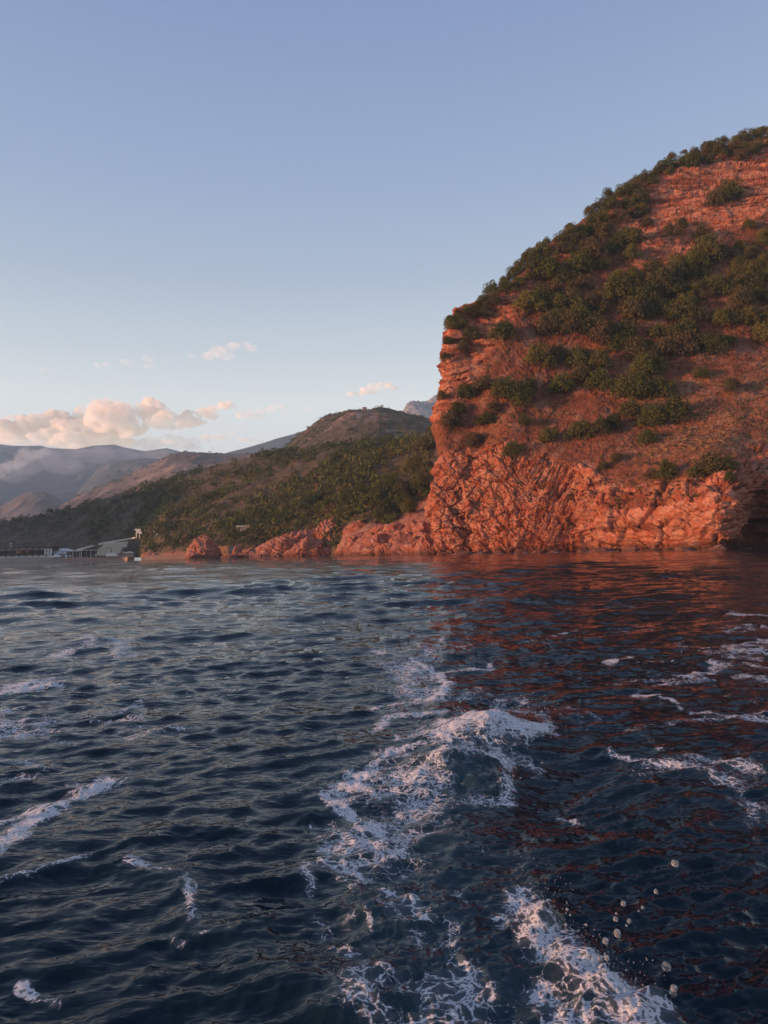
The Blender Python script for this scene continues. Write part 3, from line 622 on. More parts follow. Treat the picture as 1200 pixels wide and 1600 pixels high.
def foliage_material(name, cols, use_attr=False, dry=0.6):
    t = NT(name); r = t.attr('tint') if use_attr else t.rnd()
    cr = t.n('ShaderNodeValToRGB'); e = cr.color_ramp.elements
    while len(e) < len(cols): e.new(0.5)
    for i, c in enumerate(cols): e[i].position = i / (len(cols) - 1); e[i].color = c + (1,)
    t.l(r, cr.inputs[0])
    n = t.noise(0.7, 4, 0.65, t.pos()); c = t.mix(t.math('MULTIPLY', t.ss(0.42, 0.7, n), dry), cr.outputs[0], (0.155, 0.125, 0.045))
    d = t.n('ShaderNodeBsdfDiffuse'); t.l(c, d.inputs[0]); tr = t.n('ShaderNodeBsdfTranslucent'); t.l(c, tr.inputs[0])
    m = t.n('ShaderNodeMixShader'); m.inputs[0].default_value = 0.22; t.l(d.outputs[0], m.inputs[1]); t.l(tr.outputs[0], m.inputs[2])
    return t.done(m.outputs[0])
GREENS = [(0.07, 0.085, 0.026), (0.10, 0.11, 0.032), (0.05, 0.062, 0.024), (0.145, 0.135, 0.04), (0.07, 0.08, 0.028), (0.12, 0.09, 0.05), (0.075, 0.08, 0.03)]
leaf_mat = foliage_material('shrub_leaves', GREENS)
tree_mat = foliage_material('tree_leaves', [(0.06, 0.075, 0.022), (0.13, 0.15, 0.035), (0.05, 0.07, 0.024), (0.11, 0.125, 0.034)], False, 0.3)
brown_leaf = foliage_material('dry_leaves', [(0.10, 0.07, 0.045), (0.12, 0.085, 0.05), (0.09, 0.075, 0.045)])
wood_mat = foliage_material('woodland_leaves', [(0.035, 0.05, 0.02), (0.065, 0.085, 0.028), (0.05, 0.065, 0.026), (0.13, 0.15, 0.04), (0.05, 0.065, 0.026), (0.15, 0.15, 0.045), (0.09, 0.10, 0.034), (0.17, 0.095, 0.055)], True, 0.35)
bark = plain('bark', (0.11, 0.075, 0.055), 0.9)
def trunk_mesh(seed, h=0.55, r=0.05):
    g = random.Random(seed); m = MB(); m.tube([(0, 0, -0.5), (0.02, 0, 0), (g.uniform(-.05, .05), g.uniform(-.05, .05), h)], [r * 1.3, r, r * 0.55])
    for k in range(5):
        a = k * 1.26 + g.random(); l = 0.5 + 0.25 * g.random(); z0 = h * (0.2 + 0.14 * k)
        m.tube([(0, 0, z0), (math.cos(a) * l * .5, math.sin(a) * l * .5, z0 + .14), (math.cos(a) * l, math.sin(a) * l, z0 + .34)], [r * .5, r * .33, r * .14], 5)
    return m.mesh('trunk')
CROWN = []
for i in range(9):
    V, Q = crown_arrays(300 + i, 2600, 22 + 2 * i, 0.046, 0.70 + 0.06 * (i % 4)); CROWN.append(np_mesh('crown', V, Q))
TALL = []
for i in range(5):
    V, Q = crown_arrays(400 + i, 2000, 17 + i, 0.05, 1.35); TALL.append(np_mesh('crown', V, Q))
THIN = []
for i in range(3):
    V, Q = crown_arrays(450 + i, 520, 10, 0.075, 1.0); THIN.append(np_mesh('crown', V, Q))
TRUNK = [trunk_mesh(i) for i in range(3)]; TRUNK2 = [trunk_mesh(10 + i, 1.1, 0.06) for i in range(2)]
for m_ in CROWN + THIN: m_.materials.append(leaf_mat)
for m_ in TALL: m_.materials.append(tree_mat)
for m_ in TRUNK + TRUNK2: m_.materials.append(bark)
DRY = [m_.copy() for m_ in CROWN[:3]]
for m_ in DRY: m_.materials[0] = brown_leaf

class Finder:
    """first surface seen at a place in the photograph"""
    def __init__(s, P, X, Y):
        s.P = P.reshape(-1, 3); X, Y = project(s.P); ok = (X > -60) & (X < 1300) & (Y > 100) & (Y < 900) & (s.P[:, 1] > 1)
        i = np.nonzero(ok)[0]; i = i[np.argsort(-s.P[i, 1])]
        s.ix = X[i]; s.iy = Y[i]; s.i = i; s.D = s.P[i, 1]
    def __call__(s, px, py, win=3.0):
        while True:
            m = (np.abs(s.ix - px) < win) & (np.abs(s.iy - py) < win)
            if m.any(): break
            win *= 1.7
            if win > 200: return s.P[s.i[np.argmin((s.ix - px) ** 2 + (s.iy - py) ** 2)]]
        c = np.nonzero(m)[0]; dmin = s.D[c].min(); c = c[s.D[c] < dmin + 8]
        return s.P[s.i[c[np.argmin((s.ix[c] - px) ** 2 + (s.iy[c] - py) ** 2)]]]
find_cliff = Finder(CLIFF, CLX, CLY)
find_slope = Finder(SLOPE, SLX, SLY); find_peak = Finder(PEAK, PKX, PKY); find_ridge = Finder(RIDGE, RGX, RGY)

def plant(name, cat, p, r, hr, crown, trunk, label, group=None):
    e = link(name, None, label=label, cat=cat, group=group, loc=Vector(p)); e.rotation_euler[2] = random.uniform(0, 6.28)
    for n, me in (('crown', crown), ('trunk', trunk)):
        c = link(n, me, parent=e); c.scale = (r, r * random.uniform(0.88, 1.12), r * hr)
    return e
def shrub_px(px, py, rp, label, group=None, hr=1.0, dry=False, find=find_cliff, kind='shrub', meshes=None):
    p = find(px, py + rp * 0.55); r = rp * p[1] / F * 1.22
    me = random.choice(meshes or (DRY if dry else CROWN))
    return plant(kind, 'tree' if kind == 'tree' else 'shrub', p - np.array([0, 0, 0.34 * r]), r, hr * 1.72, me, random.choice(TRUNK), label, group)
def fill_zone(poly, rmin, rmax, n, label, group, seed, gap=0.85, dryp=0.0, hr=(0.8, 1.1)):
    g = random.Random(seed); xs = [q[0] for q in poly]; ys = [q[1] for q in poly]; got = []
    for _ in range(n * 60):
        if len(got) >= n: break
        x, y = g.uniform(min(xs), max(xs)), g.uniform(min(ys), max(ys)); r = g.uniform(rmin, rmax)
        if poly_sd(np.array([x]), np.array([y]), poly)[0] < 0: continue
        if any((x - a) ** 2 + (y - b) ** 2 < (gap * (r + c) * 0.72) ** 2 for a, b, c in got): continue
        got.append((x, y, r)); dr = g.random() < dryp
        shrub_px(x, y, r, label(x, y, r, dr), group, g.uniform(*hr), dr)
SKYLINE = [(700, 505), (712, 492), (727, 481), (781, 440), (813, 400), (853, 374), (894, 348), (912, 334), (966, 291), (1029, 259), (1065, 238), (1110, 223), (1200, 206), (1225, 202)]
fill_zone(SKYLINE + [(1225, 232), (1120, 246), (1050, 268), (965, 312), (905, 372), (850, 420), (800, 450), (740, 500), (712, 516)], 6, 14.5, 74,
          lambda x, y, r, d: ('%s %s shrub on the cliff skyline, %s' % ('small' if r < 11 else 'big' if r > 15 else 'middling', 'brown leafless' if d else 'dark green', 'down by the cliff corner' if x < 760 else 'on its lower steep stretch' if x < 850 else 'above the small bare patch' if x < 940 else 'left above the pale upper rock' if x < 1040 else 'right over the pale upper rock' if x < 1130 else 'at its highest stretch')), 'shrubs along the cliff skyline', 1, 0.7, 0.12)
fill_zone([(848, 425), (905, 375), (960, 345), (1000, 385), (985, 430), (1090, 402), (1140, 390), (1225, 352), (1225, 520), (1140, 556), (1100, 540), (1000, 562), (985, 545), (900, 526), (822, 518), (815, 490)], 10, 26, 96,
          lambda x, y, r, d: ('%s %s bush at the %s of the thicket, %s' % ('small' if r < 15 else 'big' if r > 22 else 'middling', 'brown dry' if d else 'olive green', 'upper edge' if y < 430 else 'heart' if y < 490 else 'lower edge',
              'left end' if x < 890 else 'left of its middle' if x < 980 else 'right of its middle' if x < 1080 else 'right part' if x < 1150 else 'far right')), 'bushes of the thicket across the cliff', 2, 0.68, 0.14)
fill_zone([(900, 380), (960, 312), (1000, 290), (1010, 330), (960, 345), (930, 400)], 9, 15, 16,
          lambda x, y, r, d: ('%s %s bush left of the pale upper rock, %s' % ('tiny' if r < 11.5 else 'small', 'brown' if d else 'dark', 'high up by the skyline' if y < 325 else 'half way down' if y < 355 else 'just above the thicket')), 'scrub beside the upper rock face', 3, 0.8, 0.4)
ISO = [ # px, py, radius, dry, words
 (785, 520, 20, 0, 'tall dark bush against the orange rock near the cliff left edge'),
 (738, 524, 15, 0, 'dark bush in a cleft of the orange rock by the skyline'), (722, 545, 11, 0, 'small bush low in the rock cleft at the cliff corner'),
 (844, 562, 22, 0, 'dark green bush left of the row of three on red soil'), (872, 556, 18, 0, 'dark bush touching its left neighbour on the red soil below the thicket'),
 (900, 560, 22, 0, 'round bush under the thicket, right end of the upper pair'), (938, 572, 20, 0, 'upper half of the tall bush pair on the red slope'), (938, 600, 20, 0, 'lower half of the tall bush pair on the red slope'),
 (908, 586, 18, 0, 'dark bush wedged left of the tall bush pair'), (878, 602, 20, 0, 'grey green bush alone on red soil under the row of bushes'),
 (730, 612, 17, 0, 'flat dark bush on the ledge near the cliff left edge'), (756, 600, 15, 0, 'small dark bush above the ledge near the cliff left edge'),
 (790, 612, 22, 0, 'broad bush on bare scree left of the cliff centre'), (815, 622, 20, 0, 'bush at the right of the broad pair on bare scree'), (826, 604, 14, 0, 'small bush behind the broad pair on the scree'),
 (702, 662, 19, 1, 'brownish bush on the rock rib at the cliff left edge'), (762, 655, 14, 0, 'narrow bush climbing the red gully'), (772, 640, 12, 1, 'brown bush at the top of the red gully'),
 (742, 690, 14, 1, 'dry brown bush low on the rock face'), (856, 680, 15, 0, 'small round bush alone on the pink scree'), (800, 708, 16, 0, 'round dark bush standing alone just above the sea cliff'), (820, 657, 10, 0, 'little bush in the middle of the scree'),
 (906, 676, 19, 0, 'low wide bush left end of the clump over the gully'), (936, 672, 17, 0, 'bush in the middle of the low clump over the gully'), (958, 662, 14, 0, 'bush at the right of the low clump over the gully'),
 (975, 612, 20, 0, 'left bush of the big cluster on the right of the slope'), (1004, 582, 22, 0, 'topmost bush of the big cluster on the right of the slope'), (1030, 575, 17, 0, 'bush behind the top of the big cluster'), (1000, 612, 24, 0, 'large dark bush in the heart of the big cluster'),
 (1034, 608, 22, 0, 'broad dark bush on the upper right of the big cluster'), (1058, 646, 24, 0, 'large bush at the lower right end of the big cluster'), (1018, 655, 20, 0, 'shaded bush at the foot of the big cluster'), (985, 640, 18, 0, 'bush at the lower left of the big cluster'), (1012, 685, 14, 0, 'light green bush below the big cluster'),
 (1096, 586, 11, 0, 'small bush alone on red soil under the thicket right part'), (1142, 605, 14, 1, 'dark dry bush leaning on the grassy slope at the right'),
 (1110, 728, 21, 0, 'bright green low bush on top of the pale rock ledge'), (1136, 726, 16, 0, 'green low bush beside the brighter one on the rock ledge'), (1086, 738, 13, 0, 'small green bush on the left of the rock ledge'), (1044, 740, 17, 0, 'flat dark green bush at the edge of the lower rock face'), (1018, 742, 12, 1, 'dry bush at the edge of the lower rock face'), (1142, 748, 9, 0, 'tiny bush tucked in the corner of the rock ledge'),
 (962, 718, 11, 1, 'dark bush above the orange gully mouth'), (944, 728, 8, 0, 'tiny bush left of the orange gully mouth'), (716, 642, 12, 0, 'bush in the rock shadow at the left edge of the cliff'),
 (1140, 300, 22, 0, 'dark bush spread over the upper pale rock face'), (1122, 312, 16, 0, 'bush hanging left under the larger one on the upper rock face'), (1080, 256, 17, 0, 'bush at the upper rim of the pale rock face'), (1050, 366, 16, 1, 'brown bush low on the upper pale rock face'), (1100, 374, 19, 1, 'dry brown bush at the foot of the upper rock face'), (1064, 352, 10, 0, 'small bush on a strata ledge of the upper rock face'), (1010, 350, 11, 1, 'brown bush left side of the upper rock face'), (1172, 352, 10, 0, 'small dark bush on the right of the upper rock face'), (1160, 245, 12, 1, 'brown bush near the skyline above the upper rock face'), (1196, 410, 18, 0, 'bush at the top of the thicket under the rock face, far right')]
for x, y, r, d, w in ISO: shrub_px(x, y, r, w, None, 0.95, d)
# small ragged trees standing out on the corner of the cliff
for x, y, r, w in [(697, 506, 12, 'small ragged tree on the very corner of the cliff top'), (692, 530, 10, 'thin tree hanging from the cliff corner below the topmost one'), (688, 556, 10, 'thin tree clinging to the cliff edge halfway down the orange face'), (682, 616, 10, 'dark tree leaning out of the lower cliff edge over the hills'),
                   (1066, 236, 9, 'ragged treetop breaking the skyline right of the middle'), (1112, 222, 10, 'ragged tree on the skyline near the right'), (1190, 206, 11, 'tallest ragged tree on the skyline at the right'), (815, 398, 10, 'ragged tree on the skyline above the thicket'), (980, 288, 9, 'ragged tree on the skyline beside the upper rock face')]:
    p = find_cliff(x + (9 if x < 700 else 3), y + r); rr = r * p[1] / F * 1.15
    plant('tree', 'tree', p - np.array([0, 0, 0.1 * rr]), rr, 1.5, random.choice(CROWN if x < 700 else THIN), random.choice(TRUNK if x < 700 else TRUNK2), w)
# trees one can tell apart at the foot of the green slope, left of the cliff
g_ = random.Random(5)
for k in range(46):
    x = g_.uniform(470, 672); y = g_.uniform(745 + max(0, 600 - x) * 0.25, 800 - max(0, x - 640) * 0.9); r = g_.uniform(8, 14)
    dr = g_.random() < 0.2 and x > 600
    p = find_slope(x, y + r * 0.8); rr = r * p[1] / F
    plant('tree', 'tree', p - np.array([0, 0, 0.15 * rr]), rr, g_.uniform(1.0, 1.5), random.choice(DRY if dr else TALL), random.choice(TRUNK2),
          ('%s %s tree at the foot of the slope, %s' % ('tall' if r > 12 else 'small' if r < 9.5 else 'middling', 'rusty brown' if dr else 'yellowish green', 'over the big orange wedge rock' if x < 530 else 'over the fallen red slabs' if x < 600 else 'close to the cliff')), 'trees at the foot of the slope')
RAV = ['upper left bush in the shadowed ravine behind the cliff edge', 'bush under the upper left one in the ravine behind the cliff edge', 'topmost small bush touching the cliff edge in the ravine', 'bush half way down the ravine behind the cliff edge', 'big bush at the mouth of the ravine behind the cliff', 'leftmost low bush beside the ravine mouth', 'small bush pressed against the cliff edge half way down', 'upper left outlier bush of the ravine group', 'lowest bush of the ravine, just above the red shore rock']
for (x, y, r), w in zip([(660, 700, 14), (645, 730, 16), (672, 672, 10), (655, 760, 16), (625, 775, 17), (600, 800, 14), (668, 735, 12), (590, 780, 14), (640, 795, 13)], RAV):
    shrub_px(x, y, r, w, 'bushes in the ravine behind the cliff', 1.0, False, find_slope)

def scatter(name, P, mask, n, rmin, rmax, leaves, label, mat, seed, hr=1.0, nvar=6, size=0.2, jit=1.2):
    g = np.random.default_rng(seed); w = mask.ravel().astype(float)
    # even spread over the picture is not wanted: spread over the ground, cell by cell
    a = np.linalg.norm(np.cross(np.gradient(P, axis=1), np.gradient(P, axis=0)), axis=-1).ravel(); w = w * a / P.reshape(-1, 3)[:, 1] ** 1.6; w /= w.sum()
    idx = g.choice(len(w), n, p=w); pts = P.reshape(-1, 3)[idx] + g.normal(size=(n, 3)) * np.array([jit, jit, 0])
    var = [crown_arrays(seed * 31 + k, leaves, 7, size, 0.95)[0] for k in range(nvar)]; V = np.empty((n, leaves * 4, 3), np.float32)
    r = rmin + (rmax - rmin) * g.random(n) ** 1.8; th = g.random(n) * 6.283
    for k in range(nvar):
        s = np.arange(n) % nvar == k; c, d = np.cos(th[s])[:, None], np.sin(th[s])[:, None]; q = var[k]
        V[s] = np.stack([q[:, 0] * c - q[:, 1] * d, q[:, 0] * d + q[:, 1] * c, np.broadcast_to(q[:, 2] * hr, (s.sum(), len(q)))], -1) * r[s][:, None, None] + (pts[s] - np.stack([r[s] * 0, r[s] * 0, r[s] * 0.25], -1))[:, None]
    tint = np.repeat(np.clip(0.5 + 0.8 * fbm(pts * 0.012, 4, seed) + g.normal(size=n) * 0.22, 0, 1), leaves * 4)
    me = np_mesh(name, V, np.arange(n * leaves * 4).reshape(-1, 4), {'tint': tint})
    link(name, me, mat, label=label, cat='woodland', kind='stuff')
tuft_mat = foliage_material('dry_tufts', [(0.10, 0.075, 0.04), (0.16, 0.115, 0.06), (0.07, 0.07, 0.03), (0.26, 0.20, 0.10), (0.11, 0.07, 0.045), (0.05, 0.055, 0.025), (0.30, 0.23, 0.11)], True)
inpic = (CLX > 716) & (CLX < 1230) & (CLY > 200) & (CLY < 790)
cl_n = sstep(-0.25, 0.25, fbm(CLIFF * 0.06, 4, 70)); tan_z = np.clip(poly_sd(CLX, CLY, [(1030, 640), (1220, 620), (1220, 730), (1060, 735)]) / 25, 0, 1)
scatter('undergrowth', CLIFF, inpic * (CLIFF[..., 2] > 12) * (0.04 + cl_n + 0.8 * tan_z), 6500, 0.22, 1.15, 9, 'dry tufts and low scrub dotted over the red soil of the cliff', tuft_mat, 41, 0.8, size=0.33, jit=0.15)
soil_m = slope_soil(SLOPE, SLX, SLY, None); cl = sstep(-0.22, 0.16, fbm(SLOPE * 0.014, 5, 77)) * (0.35 + 0.65 * sstep(-0.3, 0.1, fbm(SLOPE * 0.05, 3, 87)))
lot = sstep(6, -6, poly_sd(SLX, SLY, [(-80, 890), (-80, 843), (60, 838), (110, 845), (150, 848), (222, 838), (226, 890)]))
inview = ((SLX > -120) & (SLX < 720)).astype(float)
scatter('woodland', SLOPE, soil_m * (0.12 + 0.88 * cl) * (0.03 + 0.97 * lot) * inview * (SLOPE[..., 2] > 2.5), 4300, 1.7, 5.6, 42, 'dense green woodland and scrub covering the long slope behind the shore', wood_mat, 21, 1.3, size=0.165)
scatter('undergrowth', SLOPE, soil_m * inview * (SLOPE[..., 2] > 1.2), 5200, 0.5, 1.6, 9, 'low brownish scrub between the trees of the long slope', tuft_mat, 43, 0.8, size=0.36)
scatter('scrub', PEAK, (0.25 + 0.75 * sstep(-0.25, 0.2, fbm(PEAK * 0.012, 4, 78))) * ((PKX > 420) & (PKX < 720)), 2500, 1.6, 5.0, 16, 'dark scrub covering the rocky peak', wood_mat, 22, 0.9, size=0.24)
scatter('heath', RIDGE, (0.15 + 0.85 * sstep(-0.1, 0.3, fbm(RIDGE * 0.006, 4, 79))) * ((RGX > 60) & (RGX < 480)), 2100, 2.5, 8.0, 12, 'dark low scrub dotted over the brown ridge', wood_mat, 23, 0.7, size=0.3)

# headland on the left, outside the picture: it keeps the low sun off the inner bay
hx, hy = np.meshgrid(np.linspace(-1000, -580, 60), np.linspace(280, 1040, 90))
hzz = 118 * np.exp(-((hx + 780) / 105) ** 2) * sstep(315, 400, hy) * sstep(1040, 960, hy); hP = np.stack([hx, hy, hzz], -1)
hP[..., 2] += sstep(2, 30, hzz) * 16 * fbm(hP * 0.012, 5, 301); hP[..., 2] -= 2.0
link('headland', np_mesh('headland', hP, grid_quads(90, 60), {'soil': np.ones(hx.shape), 'dry': np.zeros(hx.shape)}), slope_mat, label='scrubby headland closing the bay on the left', cat='headland', kind='structure')

# ------------------------------------------------------------------ rocks in the sea and along the shore
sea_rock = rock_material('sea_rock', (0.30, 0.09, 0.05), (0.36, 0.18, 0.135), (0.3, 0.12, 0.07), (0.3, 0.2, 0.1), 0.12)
import bmesh
def ico(n):
    bm = bmesh.new(); bmesh.ops.create_icosphere(bm, subdivisions=n, radius=1.0)
    V = np.array([v.co[:] for v in bm.verts]); T = np.array([[v.index for v in f.verts] for f in bm.faces]); bm.free(); return V, T
ICO = {k: ico(k) for k in (2, 3, 4, 5, 6)}
def rock(pos, size, seed, label, sub=5, tilt=0.0, lean=(0, 0), group=None, sharp=11, name='rock'):
    g = np.random.default_rng(seed); V, T = ICO[sub]
    n = g.normal(size=(sharp, 3)); n /= np.linalg.norm(n, axis=1, keepdims=True); d = 0.72 + 0.28 * g.random(sharp)
    rad = np.min(np.where(V @ n.T > 0.05, d / np.maximum(V @ n.T, 0.05), 9), axis=1); rad = np.minimum(rad, 1.15)
    P = V * rad[:, None] * np.array(size)
    L = max(size); b = P[:, 2] * math.cos(tilt) + P[:, 0] * math.sin(tilt) + 0.10 * L * fbm(P * 2 / L + seed, 3, seed)
    k = b / (0.10 * L); f = k - np.floor(k)
    w1, w2, ci = worley(np.stack([P[:, 0] * 2.4 / L, P[:, 1] * 2.4 / L, b * 6 / L], -1) + seed, seed)
    disp = 0.10 * L * fbm(P * 2.2 / L + seed, 5, seed + 1, ridged=True) + 0.045 * L * f ** 2 + 0.07 * L * (ci - 0.5) - 0.04 * L * sstep(0.12, 0, w2 - w1) + 0.03 * L * fbm(P * 9 / L, 3, seed + 2)
    P = P + V * disp[:, None]; P[:, 0] += lean[0] * P[:, 2]; P[:, 1] += lean[1] * P[:, 2]
    me = np_mesh(name, P, T, {'soil': np.zeros(len(P)), 'dry': np.zeros(len(P))})
    return link(name, me, sea_rock, label=label, cat='rock', group=group, loc=Vector(pos))
def m_at(px, D): return D / F
D = 345
rock(shore(448, D, 1.5), (15.5, 9, 9.5), 3, 'big orange wedge of layered rock rising from the sea at the foot of the slope', 6, 0.35, (0.45, 0.1))
rock(shore(487, D - 6, 0.5), (12, 8, 8.0), 14, 'lower right shoulder of the big orange wedge of rock, dark at the waterline', 5, 0.3, (0.2, 0))
rock(shore(517, D + 2, 2.5), (8.0, 8, 14.5), 23, 'dark upright block of rock right behind the big orange wedge', 5, 0.9, (-0.05, 0.1))
rock(shore(424, D - 4, 0.0), (6.5, 5, 5.5), 27, 'low left toe of the big orange wedge of rock', 5, 0.35, (0.3, 0))
rock(shore(320, 378, 2.6), (6.8, 5.5, 9.2), 31, 'lone rounded sea boulder pink on its left side, beside the orange building', 5, 0.5, (-0.05, 0))
rock(shore(305, 374, 0.6), (4.6, 4, 4.6), 37, 'pink lower lobe on the left of the lone sea boulder', 4, 0.4)
rock(shore(370, 372, 0.8), (2.7, 2.6, 4.8), 41, 'small pointed pink rock right of the orange building', 4, 0.7)
rock(shore(384, 366, 0.2), (5.0, 3, 2.6), 43, 'flat dark rock between the pointed pink rock and the big wedge', 4, 0.1)
rock(shore(357, 362, 0.0), (4.0, 3, 1.6), 47, 'low dark rock awash in front of the orange building', 4, 0.1)
rock(shore(398, 360, 0.1), (2.6, 2.2, 2.3), 49, 'small pale rock against the left end of the big wedge', 4, 0.2)
rock(shore(238, 432, 0.8), (6.2, 4, 3.0), 53, 'brown shore rock at the end of the promenade', 4, 0.2)
rock(shore(262, 425, 0.3), (5.2, 3, 1.5), 57, 'low brown rock right of the rock at the end of the promenade', 4, 0.1)
g_ = random.Random(9)
for k, (x, dd, sx, sz) in enumerate([(548, 283, 5.5, 6.5), (566, 272, 5, 3.4), (590, 262, 6, 3.0), (612, 256, 5, 4.2), (634, 250, 6, 3.2), (655, 240, 5.5, 4.4), (672, 226, 4, 5.0), (601, 268, 7, 6.5), (640, 256, 6, 7.0), (575, 278, 7, 8.0)]):
    rock(shore(x, dd, 0.4), (sx, sx * 0.8, sz), 60 + k, '%s reddish slab tumbled at the water, %s' % ('tall' if sz > 6 else 'broad' if sz > 4 else 'low', 'next to the big orange wedge' if x < 580 else 'half way from wedge to cliff' if x < 625 else 'near the cliff foot'), 5 if sz > 4 else 4, g_.uniform(0, 1.2), (g_.uniform(-.3, .3), 0), 'fallen slabs at the foot of the slope')

g_ = random.Random(39)
for k in range(18):
    x, y = g_.uniform(552, 682), g_.uniform(822, 858); p = find_slope(x, y); sx = g_.uniform(2.5, 6.5)
    rock(p - np.array([0, 0, 0.5]), (sx, sx * 0.7, sx * g_.uniform(0.5, 0.9)), 170 + k, '%s red slab in the bare bank %s' % ('broad' if sx > 4.5 else 'small', 'close to the cliff foot' if x > 640 else 'half way from cliff to big wedge' if x > 590 else 'next to the dark upright block'), 4, g_.uniform(0, 1.2), (g_.uniform(-.4, .4), 0), 'slabs in the red bank')
g_ = random.Random(19)
for k in range(16):
    x = 232 + k * 11.5 + g_.uniform(-4, 4); dd = float(np.interp(x, [235, 260, 340, 420], [462, 436, 396, 368])) - g_.uniform(0, 5); h = g_.uniform(0.9, 2.6)
    rock(shore(x, dd, 0.0), (g_.uniform(1.8, 4.2), 2.2, h), 90 + k, 'small dark rock at the water along the foot of the wooded slope', 3, 0.2, group='rocks along the foot of the wooded slope')
g_ = random.Random(29)
for k in range(13):
    x = 690 + k * 36 + g_.uniform(-16, 16); dd = float(np.interp(x, [690, 740, 800, 860, 920, 1000, 1080, 1130, 1150], [216, 209, 200, 192, 183, 169, 155, 148, 149])) - g_.uniform(0.2, 1.6); h = g_.uniform(0.5, 1.7)
    rock(shore(x, dd, -0.1), (g_.uniform(0.9, 3.4), 1.6, h * 0.8), 130 + k, 'small wet rock at the foot of the red cliff', 3, 0.2, group='rocks at the foot of the red cliff')
# ------------------------------------------------------------------ the shore on the far left: terraces, pavilions, houses
M_CONC = plain('pale_concrete', (0.58, 0.55, 0.50), 0.85, 0.2, 0.4); M_STONE = plain('quay_stone', (0.42, 0.38, 0.34), 0.9, 0.35, 0.5)
M_DARK = plain('dark_metal', (0.035, 0.035, 0.04), 0.6, 0.2); M_WHITE = plain('white_paint', (0.72, 0.70, 0.67), 0.7, 0.1); M_CANVAS = plain('grey_canvas', (0.58, 0.58, 0.58), 0.85, 0.12, 0.3)
M_WALL = plain('dark_brown_wall', (0.16, 0.13, 0.115), 0.9, 0.3, 0.5); M_ORANGE = plain('orange_plaster', (0.55, 0.30, 0.13), 0.85, 0.12, 0.4); M_PINK = plain('pink_render', (0.34, 0.22, 0.17), 0.85, 0.15, 0.4)  # the wall colour is an even dark brown
M_GREY = plain('grey_plaster', (0.30, 0.28, 0.27), 0.85, 0.15, 0.4); M_AMBER = plain('amber_glow_paint', (0.70, 0.28, 0.06), 0.7, 0.3, 1.0); M_TILE = plain('roof_tile', (0.20, 0.11, 0.08), 0.9, 0.2); M_GLASS = plain('dark_glass', (0.03, 0.035, 0.04), 0.2, 0.1)
def span(px0, px1, D):
    a, b = shore(px0, D), shore(px1, D); return a, b, np.linalg.norm(b - a)
def ux(px, D, y):      # a point at height y metres in column px
    p = shore(px, D); return np.array([p[0], D, y])
def thing(name, label, cat, loc, group=None): return link(name, None, label=label, cat=cat, group=group, loc=Vector(loc))
DQ = 652.0; mp = DQ / F
# quay wall of stone blocks
qx0, qx1 = shore(-150, DQ)[0], shore(96, DQ)[0]; qw = thing('quay_wall', 'long grey stone quay wall under the dark pavilion', 'wall', ((qx0 + qx1) / 2, DQ, 0))
MB().box((0, 3, 1.5), (qx1 - qx0, 6, 5.0)).build('wall', M_STONE, qw); MB().box((0, 2.9, 4.15), (qx1 - qx0 + .4, 6.4, 0.3)).build('coping', M_CONC, qw)
g_ = random.Random(3); blk = [MB().box((0, 0, 0), (g_.uniform(2.6, 3.6), 0.5, g_.uniform(1.0, 1.25))).mesh('block') for _ in range(4)]
for m_ in blk: m_.materials.append(M_STONE)
for row in range(3):
    for c in range(24):
        o = link('block', g_.choice(blk), parent=qw, loc=((c - 11.7) * 3.55 + 20 + (row % 2) * 1.6 + g_.uniform(-.2, .2), -0.12 + g_.uniform(-.1, .1), 0.65 + row * 1.25))
# dark pavilion on the quay
px0, px1 = shore(-120, DQ)[0], shore(82, DQ)[0]; pv = thing('pavilion', 'long low dark pavilion with a flat roof and posts on the stone quay', 'pavilion', (0, DQ + 4, 4.3))
L = px1 - px0; cx = (px0 + px1) / 2
MB().box((cx, 4, 8.9), (L + 2, 13, 0.45)).build('roof', M_DARK, pv); MB().box((cx, 9, 4.4), (L, 0.4, 8.4)).build('back_wall', M_WALL, pv)
MB().box((cx, -1.6, 7.3), (L - 8, 0.15, 2.3)).build('blind', plain('taupe_blind', (0.26, 0.20, 0.17), 0.9, 0.15), pv)
MB().box((cx, -2.1, 0.8), (L, 0.2, 0.12)).build('railing', M_DARK, pv)
for k in range(20):
    MB().box((px0 + 1 + k * (L - 2) / 19, -2.0, 4.4), (0.55, 0.45, 8.6)).build('post', M_DARK, pv)
for k in range(19):
    MB().box((px0 + 1 + (k + .5) * (L - 2) / 19, -2.05, 0.25), (5.0, 0.12, 1.9)).build('parapet_panel', M_CONC, pv)
for x, w in ((25, 4.6), (38, 2.6)): MB().box((ux(x, DQ, 0)[0], 0.5, 4.9), (w, 0.3, 1.7)).build('painted_glow_panel', M_AMBER, pv, label='orange panel with a painted warm glow under the dark roof')  # warm glow put into plain amber colour, the panels give off no light
for x in (69.5, 74, 78.5): MB().box((ux(x, DQ, 0)[0], -2.4, 4.4), (1.9, 0.2, 5.4)).build('window', M_CANVAS, pv, label='pale glazed end bay')
am = thing('antenna', 'pair of thin white masts standing on the pavilion roof', 'antenna', (ux(11.5, DQ, 0)[0], DQ + 6, 13.5))
for dx in (-.7, .7): MB().tube([(dx, 0, -.2), (dx, 0, 4.2)], 0.14, 5).build('mast', M_WHITE, am)
MB().box((0, 0, 3.6), (2.2, .2, .35)).build('crossbar', M_WHITE, am)
